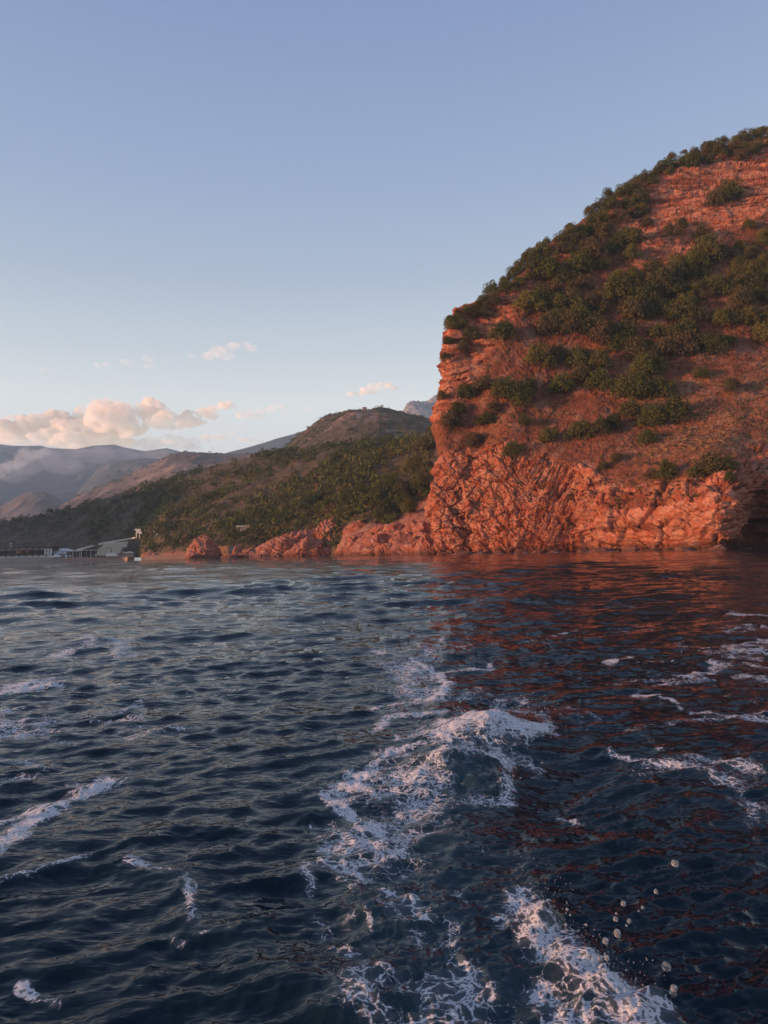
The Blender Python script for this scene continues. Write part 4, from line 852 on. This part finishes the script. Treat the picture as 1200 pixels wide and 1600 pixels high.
# sloping grey roof between the pavilion and the restaurant
hx0, hx1 = ux(80, DQ + 16, 0)[0], ux(121, DQ + 16, 0)[0]; hl = thing('hall', 'hall with a large sloping pale grey roof beside the dark pavilion', 'building', ((hx0 + hx1) / 2, DQ + 16, 2)); w = (hx1 - hx0) / 2
MB().add([(-w, -9, 5), (w, -9, 5), (w, 9, 5), (-w, 9, 5), (-w, -9, -2), (w, -9, -2), (w, 9, -2), (-w, 9, -2)], [(4, 5, 1, 0), (5, 6, 2, 1), (6, 7, 3, 2), (7, 4, 0, 3), (0, 1, 2, 3)]).build('wall', M_GREY, hl)
MB().add([(-w - 1, -10, 4.6), (w + 3, -10, 4.4), (w * .15, 2, 9.6), (-w - 1, 2, 9.6), (-w - 1, 10, 5), (w + 3, 10, 5), (-w - 1, -10, 5.0), (w + 3, -10, 4.8)], [(6, 7, 2, 3), (3, 2, 5, 4), (0, 1, 7, 6), (1, 5, 2, 7), (0, 6, 3, 4)]).build('roof', M_CANVAS, hl)
tn = thing('awning', 'small pointed white awning at the end of the quay in front of the hall', 'awning', (ux(83.5, DQ - 6, 0)[0], DQ - 2, 1.2))
MB().add([(-4.4, -2, 2.2), (4.4, -2, 2.2), (4.4, 4, 2.6), (-4.4, 4, 2.6), (1.2, -1, 5.0), (1.2, 3, 5.2)], [(0, 1, 4), (1, 2, 5, 4), (2, 3, 5), (3, 0, 4, 5), (3, 2, 1, 0)]).build('canopy', M_WHITE, tn)
for dx in (-4, -1.3, 1.3, 4): MB().box((dx, -1.9, 1.0), (.22, .22, 2.6)).build('pole', M_WHITE, tn)
# restaurant pavilion at the water
DR = 628.0
def pav(name, label, a, b, z0, zr, dep, D, roofm, postn, backm, cat='pavilion'):
    x0, x1 = ux(a, D, 0)[0], ux(b, D, 0)[0]; t_ = thing(name, label, cat, ((x0 + x1) / 2, D, z0)); L = x1 - x0
    MB().box((0, dep / 2, zr - z0), (L + 1.2, dep + 1.5, 0.5)).build('roof', roofm, t_); MB().box((0, dep, (zr - z0) / 2 - .2), (L, 0.3, zr - z0 - .3)).build('back_wall', backm, t_)
    MB().box((0, dep / 2, -1.2), (L + .6, dep + 1, 2.6)).build('floor', M_PINK, t_)
    for k in range(postn): MB().box((-L / 2 + .4 + k * (L - .8) / (postn - 1), -.2, (zr - z0) / 2), (.42, .42, zr - z0)).build('post', M_WHITE if k % 2 else M_PINK, t_)
    return t_
r1 = pav('restaurant', 'open beach restaurant with pinkish posts and a thin brown roof at the water', 97, 131, 2.2, 8.0, 9, DR, M_TILE, 7, M_WALL)
r2 = pav('beach_bar', 'beach bar under a long flat white roof right of the open restaurant', 119, 158, 2.0, 8.6, 8, DR - 12, M_WHITE, 6, M_DARK)
g_ = random.Random(4)
for k in range(12):
    x = g_.uniform(98, 156); p = ux(x, DR - 13.2, 1.9); tb = thing('table', 'little table with two chairs set on the terrace of the beach restaurant', 'table', p, 'tables of the beach restaurant')
    MB().box((0, 0, .75), (1.3, 1.0, .12)).build('tabletop', M_WHITE if k % 3 else M_TILE, tb); MB().box((0, 0, .35), (.2, .2, .75)).build('leg', M_DARK, tb)
def parasol(px, D, z, r, mat, label, group=None):
    p = ux(px, D, z); t_ = thing('parasol', label, 'parasol', p, group); n = 8
    vs = [(0, 0, 3.2)] + [(r * math.cos(k * .785), r * math.sin(k * .785), 2.35) for k in range(8)]
    MB().add(vs, [(0, 1 + k, 1 + (k + 1) % 8) for k in range(8)] + [tuple(range(8, 0, -1))]).build('canopy', mat, t_); MB().tube([(0, 0, -.3), (0, 0, 2.6)], .08, 5).build('pole', M_WHITE, t_)
parasol(151, 612, 1.6, 3.4, M_WHITE, 'large white parasol beside the beach bar')
for k, x in enumerate([104, 110, 164, 168.5]): parasol(x, 608, 1.4, 1.9, M_CANVAS if k % 2 else M_WHITE, ['closed looking pale parasol left of the restaurant posts', 'grey parasol in front of the restaurant posts', 'white parasol right of the beach bar', 'grey parasol at the foot of the stone terraces'][k])
# promenade wall in an even pinkish colour
a, b = ux(88, 600, 0)[0], ux(228, 560, 0)[0]
pr = thing('promenade_wall', 'low pinkish promenade wall along the beach', 'wall', (0, 0, 0)); va, vb = np.array([a, 606., 0]), np.array([b, 520., 0])
MB().add([(*va[:2], -1.5), (*vb[:2], -1.5), (vb[0], vb[1] + 14, -1.5), (va[0], va[1] + 14, -1.5), (*va[:2], 1.5), (*vb[:2], 1.5), (vb[0], vb[1] + 14, 1.5), (va[0], va[1] + 14, 1.5)], [(0, 1, 5, 4), (1, 2, 6, 5), (2, 3, 7, 6), (3, 0, 4, 7), (4, 5, 6, 7)]).build('wall', M_PINK, pr)
for k in range(26):
    f = (k + .5) / 26; p = va + (vb - va) * f; MB().box((p[0], p[1] + 1, 2.0), (.35, .35, 1.3)).build('bollard', M_WHITE, pr)
for k, (x, dd, w, h) in enumerate([(176, 545, 9, 3.2), (189, 540, 8, 3.8), (202, 538, 7, 3.4)]):
    u_ = thing('cabana', ['pale beach cabana under the stone terraces', 'white beach cabana in the middle of the promenade', 'pale beach cabana near the right end of the promenade'][k], 'hut', ux(x, dd, 1.4))
    MB().box((0, 1.5, h / 2), (w, 3, h)).build('wall', M_PINK, u_); MB().add([(-w / 2 - .5, -.6, h), (w / 2 + .5, -.6, h), (w / 2 + .5, 3.6, h), (-w / 2 - .5, 3.6, h), (0, -.6, h + 1.2), (0, 3.6, h + 1.2)], [(0, 1, 4), (1, 2, 5, 4), (2, 3, 5), (3, 0, 4, 5), (3, 2, 1, 0)]).build('roof', M_WHITE, u_)
# stepped stone terraces
def wall_px(name, label, corners, D0, D1, mat, thick=3.0, courses=0, cat='wall'):
    """a straight wall whose face has the given four picture corners (bottom left, bottom right, top right, top left)"""
    xs = np.array([c[0] for c in corners], float); ys = np.array([c[1] for c in corners], float); lo, hi = xs.min(), xs.max()
    Dd = D0 + (D1 - D0) * (xs - lo) / (hi - lo); P = at(xs, ys, Dd); c = P.mean(0); q = P - c; bk = q + np.array([0, thick, 0]); e = thing(name, label, cat, c)
    m = MB().add(np.vstack([q, bk]), [(0, 1, 2, 3), (1, 5, 6, 2), (2, 6, 7, 3), (3, 7, 4, 0), (5, 4, 7, 6)]); m.build('wall', mat, e)
    for k in range(courses):
        for j in range(9):
            f0, f1 = k / courses, (k + 1) / courses; s0, s1 = (j + .04 + (k % 2) * .3) / 9.4, (j + .94 + (k % 2) * .3) / 9.4; z = np.array([0, -.25 - .12 * ((j * 7 + k * 3) % 3), 0])
            def pt(s, f): return (q[0] * (1 - s) + q[1] * s) * (1 - f) + (q[3] * (1 - s) + q[2] * s) * f
            w_ = [pt(s0, f0 + .02) + z, pt(s1, f0 + .02) + z, pt(s1, f1 - .03) + z, pt(s0, f1 - .03) + z]; w_ += [v + np.array([0, .4, 0]) - z * 0 for v in w_]
            MB().add(w_, [(0, 1, 2, 3), (1, 5, 6, 2), (2, 6, 7, 3), (3, 7, 4, 0)]).build('stone_block', mat, e)
    return e
M_TERR = plain('terrace_stone', (0.52, 0.47, 0.38), 0.9, 0.22, 0.5)
wall_px('retaining_wall', 'lowest stepped tier of beige stone retaining wall above the beach', [(150, 868), (171, 868.5), (174, 857), (154, 856.5)], 560, 545, M_TERR, 5, 3)
wall_px('retaining_wall', 'right hand tier of beige stone retaining wall, offset from the lowest tier', [(172, 864.5), (187, 865), (192, 856), (174, 855)], 548, 536, M_TERR, 5, 3)
wall_px('retaining_wall', 'upper tier of beige stone retaining wall under the white ramp', [(156, 856.5), (198, 855), (200, 846), (164, 848.5)], 572, 540, M_TERR, 5, 3)
wall_px('ramp_parapet', 'long white parapet of the ramp rising above the stone terraces', [(154, 851.6), (211, 841.0), (211, 839.2), (154, 848.8)], 585, 530, M_CONC, 2, 0, 'parapet')
wall_px('shelter_roof', 'slanting white roof strip rising left of the stone terraces', [(119, 862), (146, 853.6), (146, 851), (119, 858)], 620, 606, M_CONC, 6, 0, 'roof')
wall_px('kiosk', 'small white kiosk at the foot of the stone terraces', [(165, 869), (183, 869), (183, 865), (166, 865)], 536, 530, M_WHITE, 4, 0, 'kiosk')
# signboard and post at the top of the ramp
def stand_px(name, label, cat, px, py, D): p = at(px, py, D); return thing(name, label, cat, p)
ps = stand_px('post', 'slim white post standing at the top of the white ramp', 'post', 213.2, 840.5, 505); MB().box((0, 0, 3.2), (.55, .5, 6.6)).build('shaft', M_WHITE, ps); MB().box((-.7, 0, 5.9), (1.3, .6, .7)).build('lamp_head', M_WHITE, ps)
sg = stand_px('signboard', 'white signboard on a post beside the slim white post', 'signboard', 218, 840.5, 503); MB().box((0, .2, 2.2), (.5, .3, 5.0)).build('post', M_WHITE, sg); MB().box((-.5, 0, 4.9), (2.6, .3, 3.0)).build('panel', M_CANVAS, sg); MB().box((.9, -.2, 3.6), (1.8, .3, 1.1)).build('panel', M_WHITE, sg, label='lower bright white panel')
# orange building beside the boulder
DO = 392.0; x0, x1, x2 = ux(337, DO, 0)[0], ux(357, DO, 0)[0], ux(364.5, DO, 0)[0]; ob = thing('building', 'flat roofed orange box of a building beside the lone sea boulder', 'building', ((x0 + x1) / 2, DO, 1.2)); w = x1 - x0
MB().box((0, 4, 2.3), (w, 8, 5.6)).build('wall', M_ORANGE, ob); MB().box((0, 4, 5.2), (w + .5, 8.5, .3)).build('roof', M_PINK, ob); MB().box((w / 2 + (x2 - x1) / 2, 5, 2.2), (x2 - x1 - .02, 8, 5.4)).build('flank', M_GREY, ob, label='grey annex on the right')  # grey right side of the building, set as its own box
for k in range(5): MB().box((-w / 2 + .8 + k * (w - 1.6) / 4, -.08, 2.3), (.16, .16, 5.4)).build('pilaster', M_ORANGE, ob)
for k in (0, 2): MB().box((-w / 2 + 1.7 + k * 1.75, -.05, 1.9), (.8, .12, .9)).build('window', M_GLASS, ob)
ow = thing('wall', 'low sunlit ochre wall left of the lone sea boulder', 'wall', ux(297, 398, 0)); MB().box((0, 0, 3.0), (2.5, 5, 6.0)).build('wall', M_ORANGE, ow); MB().box((-14, 3, 1.2), (26, 4, 2.4)).build('low_wall', M_PINK, ow)
# small white roofs in the trees
for k, (x, y, wpx, hpx) in enumerate([(383, 823, 27, 2.4), (241, 831, 3, 3), (245.5, 834.5, 4, 1.6), (268, 831, 3.5, 1.6), (281, 831, 9, 1.5)]):
    p = find_slope(x, y); d_ = p[1] - 4; p = at(x, y, d_); s_ = d_ / F
    h_ = thing('house', ['long low house with a pale roof among the trees above the boulder', 'small bright white hut among the trees right of the signboard', 'pale shed below the bright white hut', 'tiny pale shed in the trees, left one', 'long pale shed in the trees, right one'][k], 'house', p)
    MB().box((0, 3, -hpx * s_ * .5 - .6), (wpx * s_, 5, hpx * s_ + 2.0)).build('wall', M_GREY if k == 0 else M_WHITE, h_); MB().box((0, 2.6, hpx * s_ * .5), (wpx * s_ * 1.05, 6.5, hpx * s_ * .5)).build('roof', M_CONC, h_)
# houses and masts on the summit
DS = 1030.0
for k, (x, y, wpx, hpx, mat, rf) in enumerate([(569.5, 642, 6.5, 6, M_PINK, M_TILE), (583.5, 642.6, 4, 5.2, M_WHITE, M_GREY), (588.6, 642.6, 4.4, 5.2, M_PINK, M_TILE), (592.6, 643, 3, 3.6, M_GREY, M_GREY), (576.5, 642, 5, 2.6, M_WALL, M_TILE), (563, 641.5, 4, 2.6, M_GREY, M_GREY)]):
    p = at(x, y, DS - 4); s_ = DS / F; w, h = wpx * s_, hpx * s_
    h_ = thing('house', ['pinkish two storey house on the very top of the green peak', 'white house right of the pinkish one on the peak', 'pale house with a hipped roof on the peak', 'low grey house at the right end of the summit row', 'low dark house between the summit houses', 'low grey house at the left end of the summit row'][k], 'house', p)
    MB().box((0, 3, h / 2 - 1.5), (w, 6, h + 2)).build('wall', mat, h_); MB().add([(-w / 2 - .4, -.5, h - .5), (w / 2 + .4, -.5, h - .5), (w / 2 + .4, 6.5, h - .5), (-w / 2 - .4, 6.5, h - .5), (-w / 5, 3, h + .9), (w / 5, 3, h + .9)], [(0, 1, 5, 4), (1, 2, 5), (2, 3, 4, 5), (3, 0, 4), (3, 2, 1, 0)]).build('roof', rf, h_)
    for j in (-.25, .25): MB().box((j * w, -.05, h * .55), (.9, .14, 1.2)).build('window', M_GLASS, h_)
wall_px('terrace_wall', 'white terrace wall under the summit houses', [(580, 645), (596, 645.6), (596, 643.8), (580, 643.2)], DS - 12, DS - 12, M_WHITE, 3)
def mast(px, py, D, h, label, lattice=True):
    p = at(px, py, D); e = thing('mast', label, 'mast', p); MB().tube([(0, 0, -2), (0, 0, h)], [.35, .2], 5).build('pole', M_GREY, e)
    for k in range(3): MB().box((0, 0, h * (.45 + .2 * k)), (h * .16 - .15 * k, .25, .25)).build('crossarm', M_GREY, e)
mast(598, 643, DS, 11, 'thin lattice mast on the summit right of the houses'); mast(560, 641, DS, 5.5, 'short mast at the left end of the summit houses'); mast(333, 709, 1890, 20, 'thin mast on the brown ridge against the sky'); mast(388, 722, 640, 7.5, 'mast in the trees at the upper edge of the wooded slope')
p = at(289, 706.5, 1885); h_ = thing('hut', 'little pink hut on top of the brown ridge', 'hut', p); MB().box((0, 3, 1.2), (7, 6, 5)).build('wall', M_PINK, h_); MB().box((.0, 3, 4.0), (7.8, 7, .7)).build('roof', M_TILE, h_)

# ------------------------------------------------------------------ splashes and drops of the wake
tg = NT('clear_water_drop'); dm_ = tg.n('ShaderNodeMixShader'); dm_.inputs[0].default_value = 0.16
tg.l(tg.bsdf((0.95, 0.97, 1.0), 0.0, 0.5, None, IOR=1.333, Transmission_Weight=1.0), dm_.inputs[1]); tg.l(tg.bsdf((0.80, 0.80, 0.80), 0.25, 0.5), dm_.inputs[2]); drop_mat = tg.done(dm_.outputs[0])
drop_mesh = []
for k in range(3):
    V, T = ICO[3]; q = V.copy(); q *= 1 + 0.07 * fbm(V * 1.3 + k * 5, 2, k)[:, None]; q[:, 2] *= (1.0, 1.12, 1.3)[k]
    m_ = np_mesh('water_drop', q, T, smooth=True); m_.materials.append(drop_mat); drop_mesh.append(m_)
DROPS = [(1054.7, 1349, 5.4), (1025, 1393, 3.2), (974, 1412, 3.8), (1004, 1417.5, 2.4), (962, 1436, 3.8), (983, 1439, 3.0), (979, 1446, 1.9), (963, 1427, 1.8), (964.5, 1458, 5.0), (946, 1470, 4.3), (937, 1497, 3.9), (948, 1496.5, 3.7), (943.5, 1516, 3.5), (944, 1527, 2.0),
         (1053, 1544, 5.0), (1052, 1561, 5.6), (1044.5, 1577, 6.6), (886, 1421, 2.2), (891, 1430, 1.6), (884, 1445, 2.2), (916, 1445, 2.0), (945, 1490, 1.4), (998, 1423, 1.4)]
for k, (x, y, r) in enumerate(DROPS):
    D = 3.0 + 0.25 * math.sin(k * 2.1) if y > 1380 else 3.3
    p = at(x, y, D); p[2] = max(p[2], 0.05); o = link('water_drop', drop_mesh[2 if k in (8, 15) else k % 2], loc=Vector(p)); o.scale = (r * D / F,) * 3
    o['category'] = 'water drop'
    big = {0: 'large clear drop flying alone highest over the dark water', 1: 'small drop below the highest lone drop', 8: 'pear shaped clear drop in the middle of the flying cluster', 14: 'round drop on top of the two joined drops by the splash tip', 15: 'long blob of water hanging under a round drop by the splash tip', 16: 'fat drop touching the right tip of the lower splash'}
    if k in big: o['label'] = big[k]
    else: o['label'] = 'clear little drop flying among others above the lower splash'; o['group'] = 'drops above the lower splash'
def spray(name, centre_px, n, spread, rmin, rmax, label, seed, z0=0.02, z1=0.25):
    g = np.random.default_rng(seed); V, T = ICO[2]; pts = []
    for (x, y, w) in centre_px:
        c = on_water(x, y); m = int(n * w); s = np.clip(np.linalg.norm(c) / 6, .4, 1.2)
        q = c + g.normal(size=(m, 3)) * np.array([spread, spread * 1.2, 0]) * s; q[:, 2] = z0 + (z1 - z0) * g.random(m) ** 2.2; pts.append(q)
    P = np.concatenate(pts); r = rmin + (rmax - rmin) * g.random(len(P)) ** 3
    VV = P[:, None] + V[None] * r[:, None, None]; TT = (T[None] + (np.arange(len(P)) * len(V))[:, None, None]).reshape(-1, 3)
    link(name, np_mesh(name, VV, TT, smooth=True), drop_mat, label=label, cat='spray', kind='stuff')
spray('spray', [(760, 1146, 1.6), (815, 1136, 1.2), (800, 1120, .8), (840, 1140, .8), (700, 1165, .5), (770, 1210, .6)], 130, .20, .002, .0075, 'fine drops thrown up over the breaking crest of the wake', 3, .03, .30)
spray('spray', [(850, 1440, .8), (890, 1490, 1), (940, 1540, 1), (1000, 1590, 1), (830, 1400, .7)], 170, .12, .0008, .0034, 'fine drops around the lower right splash', 4, .03, .25)

# ------------------------------------------------------------------ air: haze, smoke and clouds
ang = math.radians(33.0)                      # the box runs along the left edge of the view
fu = np.array([-math.sin(ang), math.cos(ang)]); fw = np.array([math.cos(ang), math.sin(ang)])
bpy.context.view_layer.update()
lo = np.array([1e9, 1e9, 1e9]); hi = -lo
for o in SC.objects:
    if o.type != 'MESH': continue
    B = np.array([list(o.matrix_world @ Vector(c)) for c in o.bound_box])
    if o.name in ('sea',) or len(o.data.vertices) > 3000:
        V = np.empty(len(o.data.vertices) * 3, np.float32); o.data.vertices.foreach_get('co', V); B = V.reshape(-1, 3) @ np.array(o.matrix_world.to_3x3()).T + np.array(o.matrix_world.translation)
    q = np.stack([B[:, :2] @ fw, B[:, :2] @ fu, B[:, 2]], 1); lo = np.minimum(lo, q.min(0)); hi = np.maximum(hi, q.max(0))
lo -= np.array([30, 30, 1.0]); hi += np.array([30, 30, 25.0])
c = (lo + hi) / 2; hz = MB().box((0, 0, 0), tuple(hi - lo)).mesh('haze')
def volume_material(name, color, density, aniso=0.2):
    t = NT(name); v = t.n('ShaderNodeVolumePrincipled'); v.inputs['Color'].default_value = color + (1,); v.inputs['Density'].default_value = density; v.inputs['Anisotropy'].default_value = aniso
    t.l(v.outputs[0], t.out.inputs['Volume']); return t.m
ho = link('haze', hz, volume_material('evening_haze', (0.52, 0.76, 1.0), 0.00012, 0.0), label='thin blue evening haze filling the air over the whole bay', cat='haze', kind='stuff')
ho.location = (c[0] * fw[0] + c[1] * fu[0], c[0] * fw[1] + c[1] * fu[1], c[2]); ho.rotation_euler[2] = ang
def puffs(name, blobs, D, mat, label, cat, voxel_px, seed, rough=0.6, deep=1.0):
    """billowing body grown from overlapping lumps (picture column, row, half width, half height)"""
    g = random.Random(seed); V, T = ICO[3]; vs = []; fs = []; n = 0
    for (x, y, rx, ry) in blobs:
        for j in range(3 if rx > 8 else 2):
            f = 1.0 if j == 0 else g.uniform(.45, .7); a = g.uniform(0, 6.28); c = at(x + (0 if j == 0 else math.cos(a) * rx * .7), y + (0 if j == 0 else math.sin(a) * ry * .7), D + g.uniform(-1, 1) * rx * D / F * deep)
            s = D / F * f; vs.append(V * np.array([rx * s, rx * s * deep, ry * s]) + c); fs.append(T + n); n += len(V)
    me = np_mesh(name, np.concatenate(vs), np.concatenate(fs)); o = bpy.data.objects.new(name, me); COL.objects.link(o)
    md = o.modifiers.new('join', 'REMESH'); md.mode = 'VOXEL'; md.voxel_size = 1.3 * voxel_px * D / F
    dg = bpy.context.evaluated_depsgraph_get(); ev = o.evaluated_get(dg); new = bpy.data.meshes.new_from_object(ev)
    bpy.data.objects.remove(o); bpy.data.meshes.remove(me)
    P = np.empty(len(new.vertices) * 3, np.float32); new.vertices.foreach_get('co', P); P = P.reshape(-1, 3).astype(float)
    N = np.empty(len(new.vertices) * 3, np.float32); new.vertices.foreach_get('normal', N); N = N.reshape(-1, 3)
    L = D / F; d = (7.0 * fbm(P / (20 * L), 5, seed, gain=0.62, ridged=True) + 3.2 * fbm(P / (6 * L), 3, seed + 3, ridged=True) - 2.4) * L * rough
    P += N * d[:, None]; new.vertices.foreach_set('co', P.astype(np.float32).ravel()); new.update(); new.materials.clear()
    return link(name, new, mat, label=label, cat=cat, kind='stuff')
CD = 15000.0
def cloud_material(name, density, size, lo, hi):
    t = NT(name); p = t.pos(); n = t.noise(1.0 / size, 7, 0.62, p, 0.3)
    v = t.n('ShaderNodeVolumePrincipled'); v.inputs['Color'].default_value = (1, 0.965, 0.90, 1); v.inputs['Anisotropy'].default_value = 0.0
    t.l(t.math('MULTIPLY', t.ss(lo, hi, n), density), v.inputs['Density']); t.l(v.outputs[0], t.out.inputs['Volume']); return t.m
cm = cloud_material('cloud_vapour', 0.022, 360.0, 0.41, 0.62); cm2 = cloud_material('thin_cloud', 0.006, 230.0, 0.42, 0.66); cm3 = cloud_material('veil_cloud', 0.0036, 230.0, 0.44, 0.68)
puffs('cloud', [(-40, 668, 22, 16), (0, 668, 20, 15), (24, 659, 18, 12), (36, 662, 14, 12), (20, 680, 24, 12)], CD, cm, 'pink orange cloud at the left edge, lower than the big one', 'cloud', 1.6, 1)
puffs('cloud', [(62, 668, 20, 17), (84, 655, 17, 14), (98, 650, 10, 9), (104, 664, 20, 14), (130, 648, 16, 12), (150, 640, 18, 14), (168, 632, 16, 12), (180, 640, 16, 13), (160, 655, 28, 20), (120, 672, 30, 16), (195, 656, 20, 18), (208, 640, 14, 11), (235, 634, 16, 10), (252, 640, 14, 10), (228, 648, 22, 14), (205, 668, 26, 14), (170, 676, 30, 16), (80, 682, 30, 12), (262, 650, 16, 9), (245, 660, 20, 9), (120, 690, 40, 10), (180, 692, 30, 9)],
      CD, cm, 'tall glowing orange cloud piled up over the hazy mountains', 'cloud', 1.6, 2)
puffs('cloud', [(282, 655, 18, 8), (300, 650, 16, 7), (318, 646, 14, 6), (334, 641, 11, 6), (350, 635, 10, 6), (360, 631, 8, 4.5), (366, 636, 6, 3), (295, 660, 22, 6), (270, 664, 20, 6), (330, 650, 14, 4)], CD + 900, cm, 'lilac tail of the big cloud reaching to the right', 'cloud', 1.3, 3)
puffs('cloud', [(20, 690, 50, 9), (90, 696, 50, 8), (160, 697, 46, 7), (225, 694, 36, 8), (285, 696, 30, 5)], CD + 1200, cm2, 'soft pale band of cloud under the big one, resting on the mountains', 'cloud', 1.6, 14)
puffs('cloud', [(376, 648, 10, 4), (392, 646, 10, 5), (408, 642, 9, 4.5), (424, 639, 9, 4), (436, 636, 8, 4), (446, 640, 6, 2.5), (404, 650, 10, 3)], CD, cm2, 'grey lilac streak of cloud right of the big cloud', 'cloud', 1.0, 4)
puffs('cloud', [(472, 643, 7, 2.6), (482, 639, 7, 3), (488, 633, 4, 2), (478, 635, 4, 1.8)], CD, cm2, 'small grey scrap of cloud left of the rocky peak', 'cloud', 0.8, 5)
puffs('cloud', [(270, 686, 22, 6), (300, 690, 22, 5), (325, 684, 18, 5), (350, 682, 14, 5), (366, 676, 8, 4), (240, 690, 20, 6), (390, 688, 14, 3), (404, 690, 10, 2.5)], CD, cm2, 'low grey bank of cloud just above the brown ridge', 'cloud', 1.2, 6)
puffs('cloud', [(545, 615, 8, 1.8), (560, 614, 8, 2.5), (572, 609, 9, 4), (584, 605, 10, 5), (595, 602, 8, 4), (604, 603, 8, 3), (616, 606, 8, 2.2), (580, 612, 12, 2.5)], CD, cm, 'single pink cloud floating above the rocky peak', 'cloud', 0.9, 7)
puffs('cloud', [(640, 604, 6, 1.4), (650, 606, 5, 1.2)], CD, cm3, 'faint wisp right of the single pink cloud', 'cloud', 0.8, 8)
puffs('cloud', [(326, 556, 12, 6), (340, 550, 14, 8), (354, 546, 14, 8), (368, 543, 12, 6), (382, 541, 10, 6), (392, 545, 9, 4), (350, 556, 16, 5), (296, 556, 7, 3)], CD + 1500, cm3, 'white wispy cloud high above the others', 'cloud', 1.1, 9)
puffs('cloud', [(152, 572, 9, 4), (164, 569, 7, 3), (196, 564, 8, 3.5), (206, 571, 6, 2.5), (230, 560, 8, 4), (240, 566, 8, 5), (226, 572, 9, 3)], CD + 1500, cm3, 'pair of faint white wisps left of the high white cloud', 'cloud', 1.0, 10)
puffs('cloud', [(70, 577, 7, 1.8), (80, 578, 6, 1.6)], CD + 1500, cm3, 'faint white scrap high at the far left', 'cloud', 0.8, 11)
sm1 = volume_material('wildfire_smoke', (0.95, 0.95, 0.98), 0.008, 0.1); sm2 = volume_material('drifting_smoke', (0.93, 0.94, 0.98), 0.0016, 0.1)
puffs('smoke', [(-20, 744, 12, 7), (-4, 738, 12, 8), (8, 732, 11, 8), (20, 726, 11, 8), (32, 719, 12, 9), (44, 714, 12, 9), (56, 710, 12, 8), (40, 706, 9, 6), (68, 706, 12, 6)], 3300, sm1, 'white plume of wildfire smoke rising on the hazy mountain side', 'smoke', 1.2, 12, 0.6, 0.8)
puffs('smoke', [(70, 716, 26, 13), (110, 714, 30, 13), (150, 712, 30, 12), (190, 712, 28, 10), (230, 712, 24, 8), (100, 730, 34, 10), (40, 732, 26, 10), (260, 709, 16, 5), (20, 745, 22, 8)], 3400, sm2, 'thin veil of smoke drifting to the right along the mountain side', 'smoke', 1.6, 13, 0.8, 0.8)
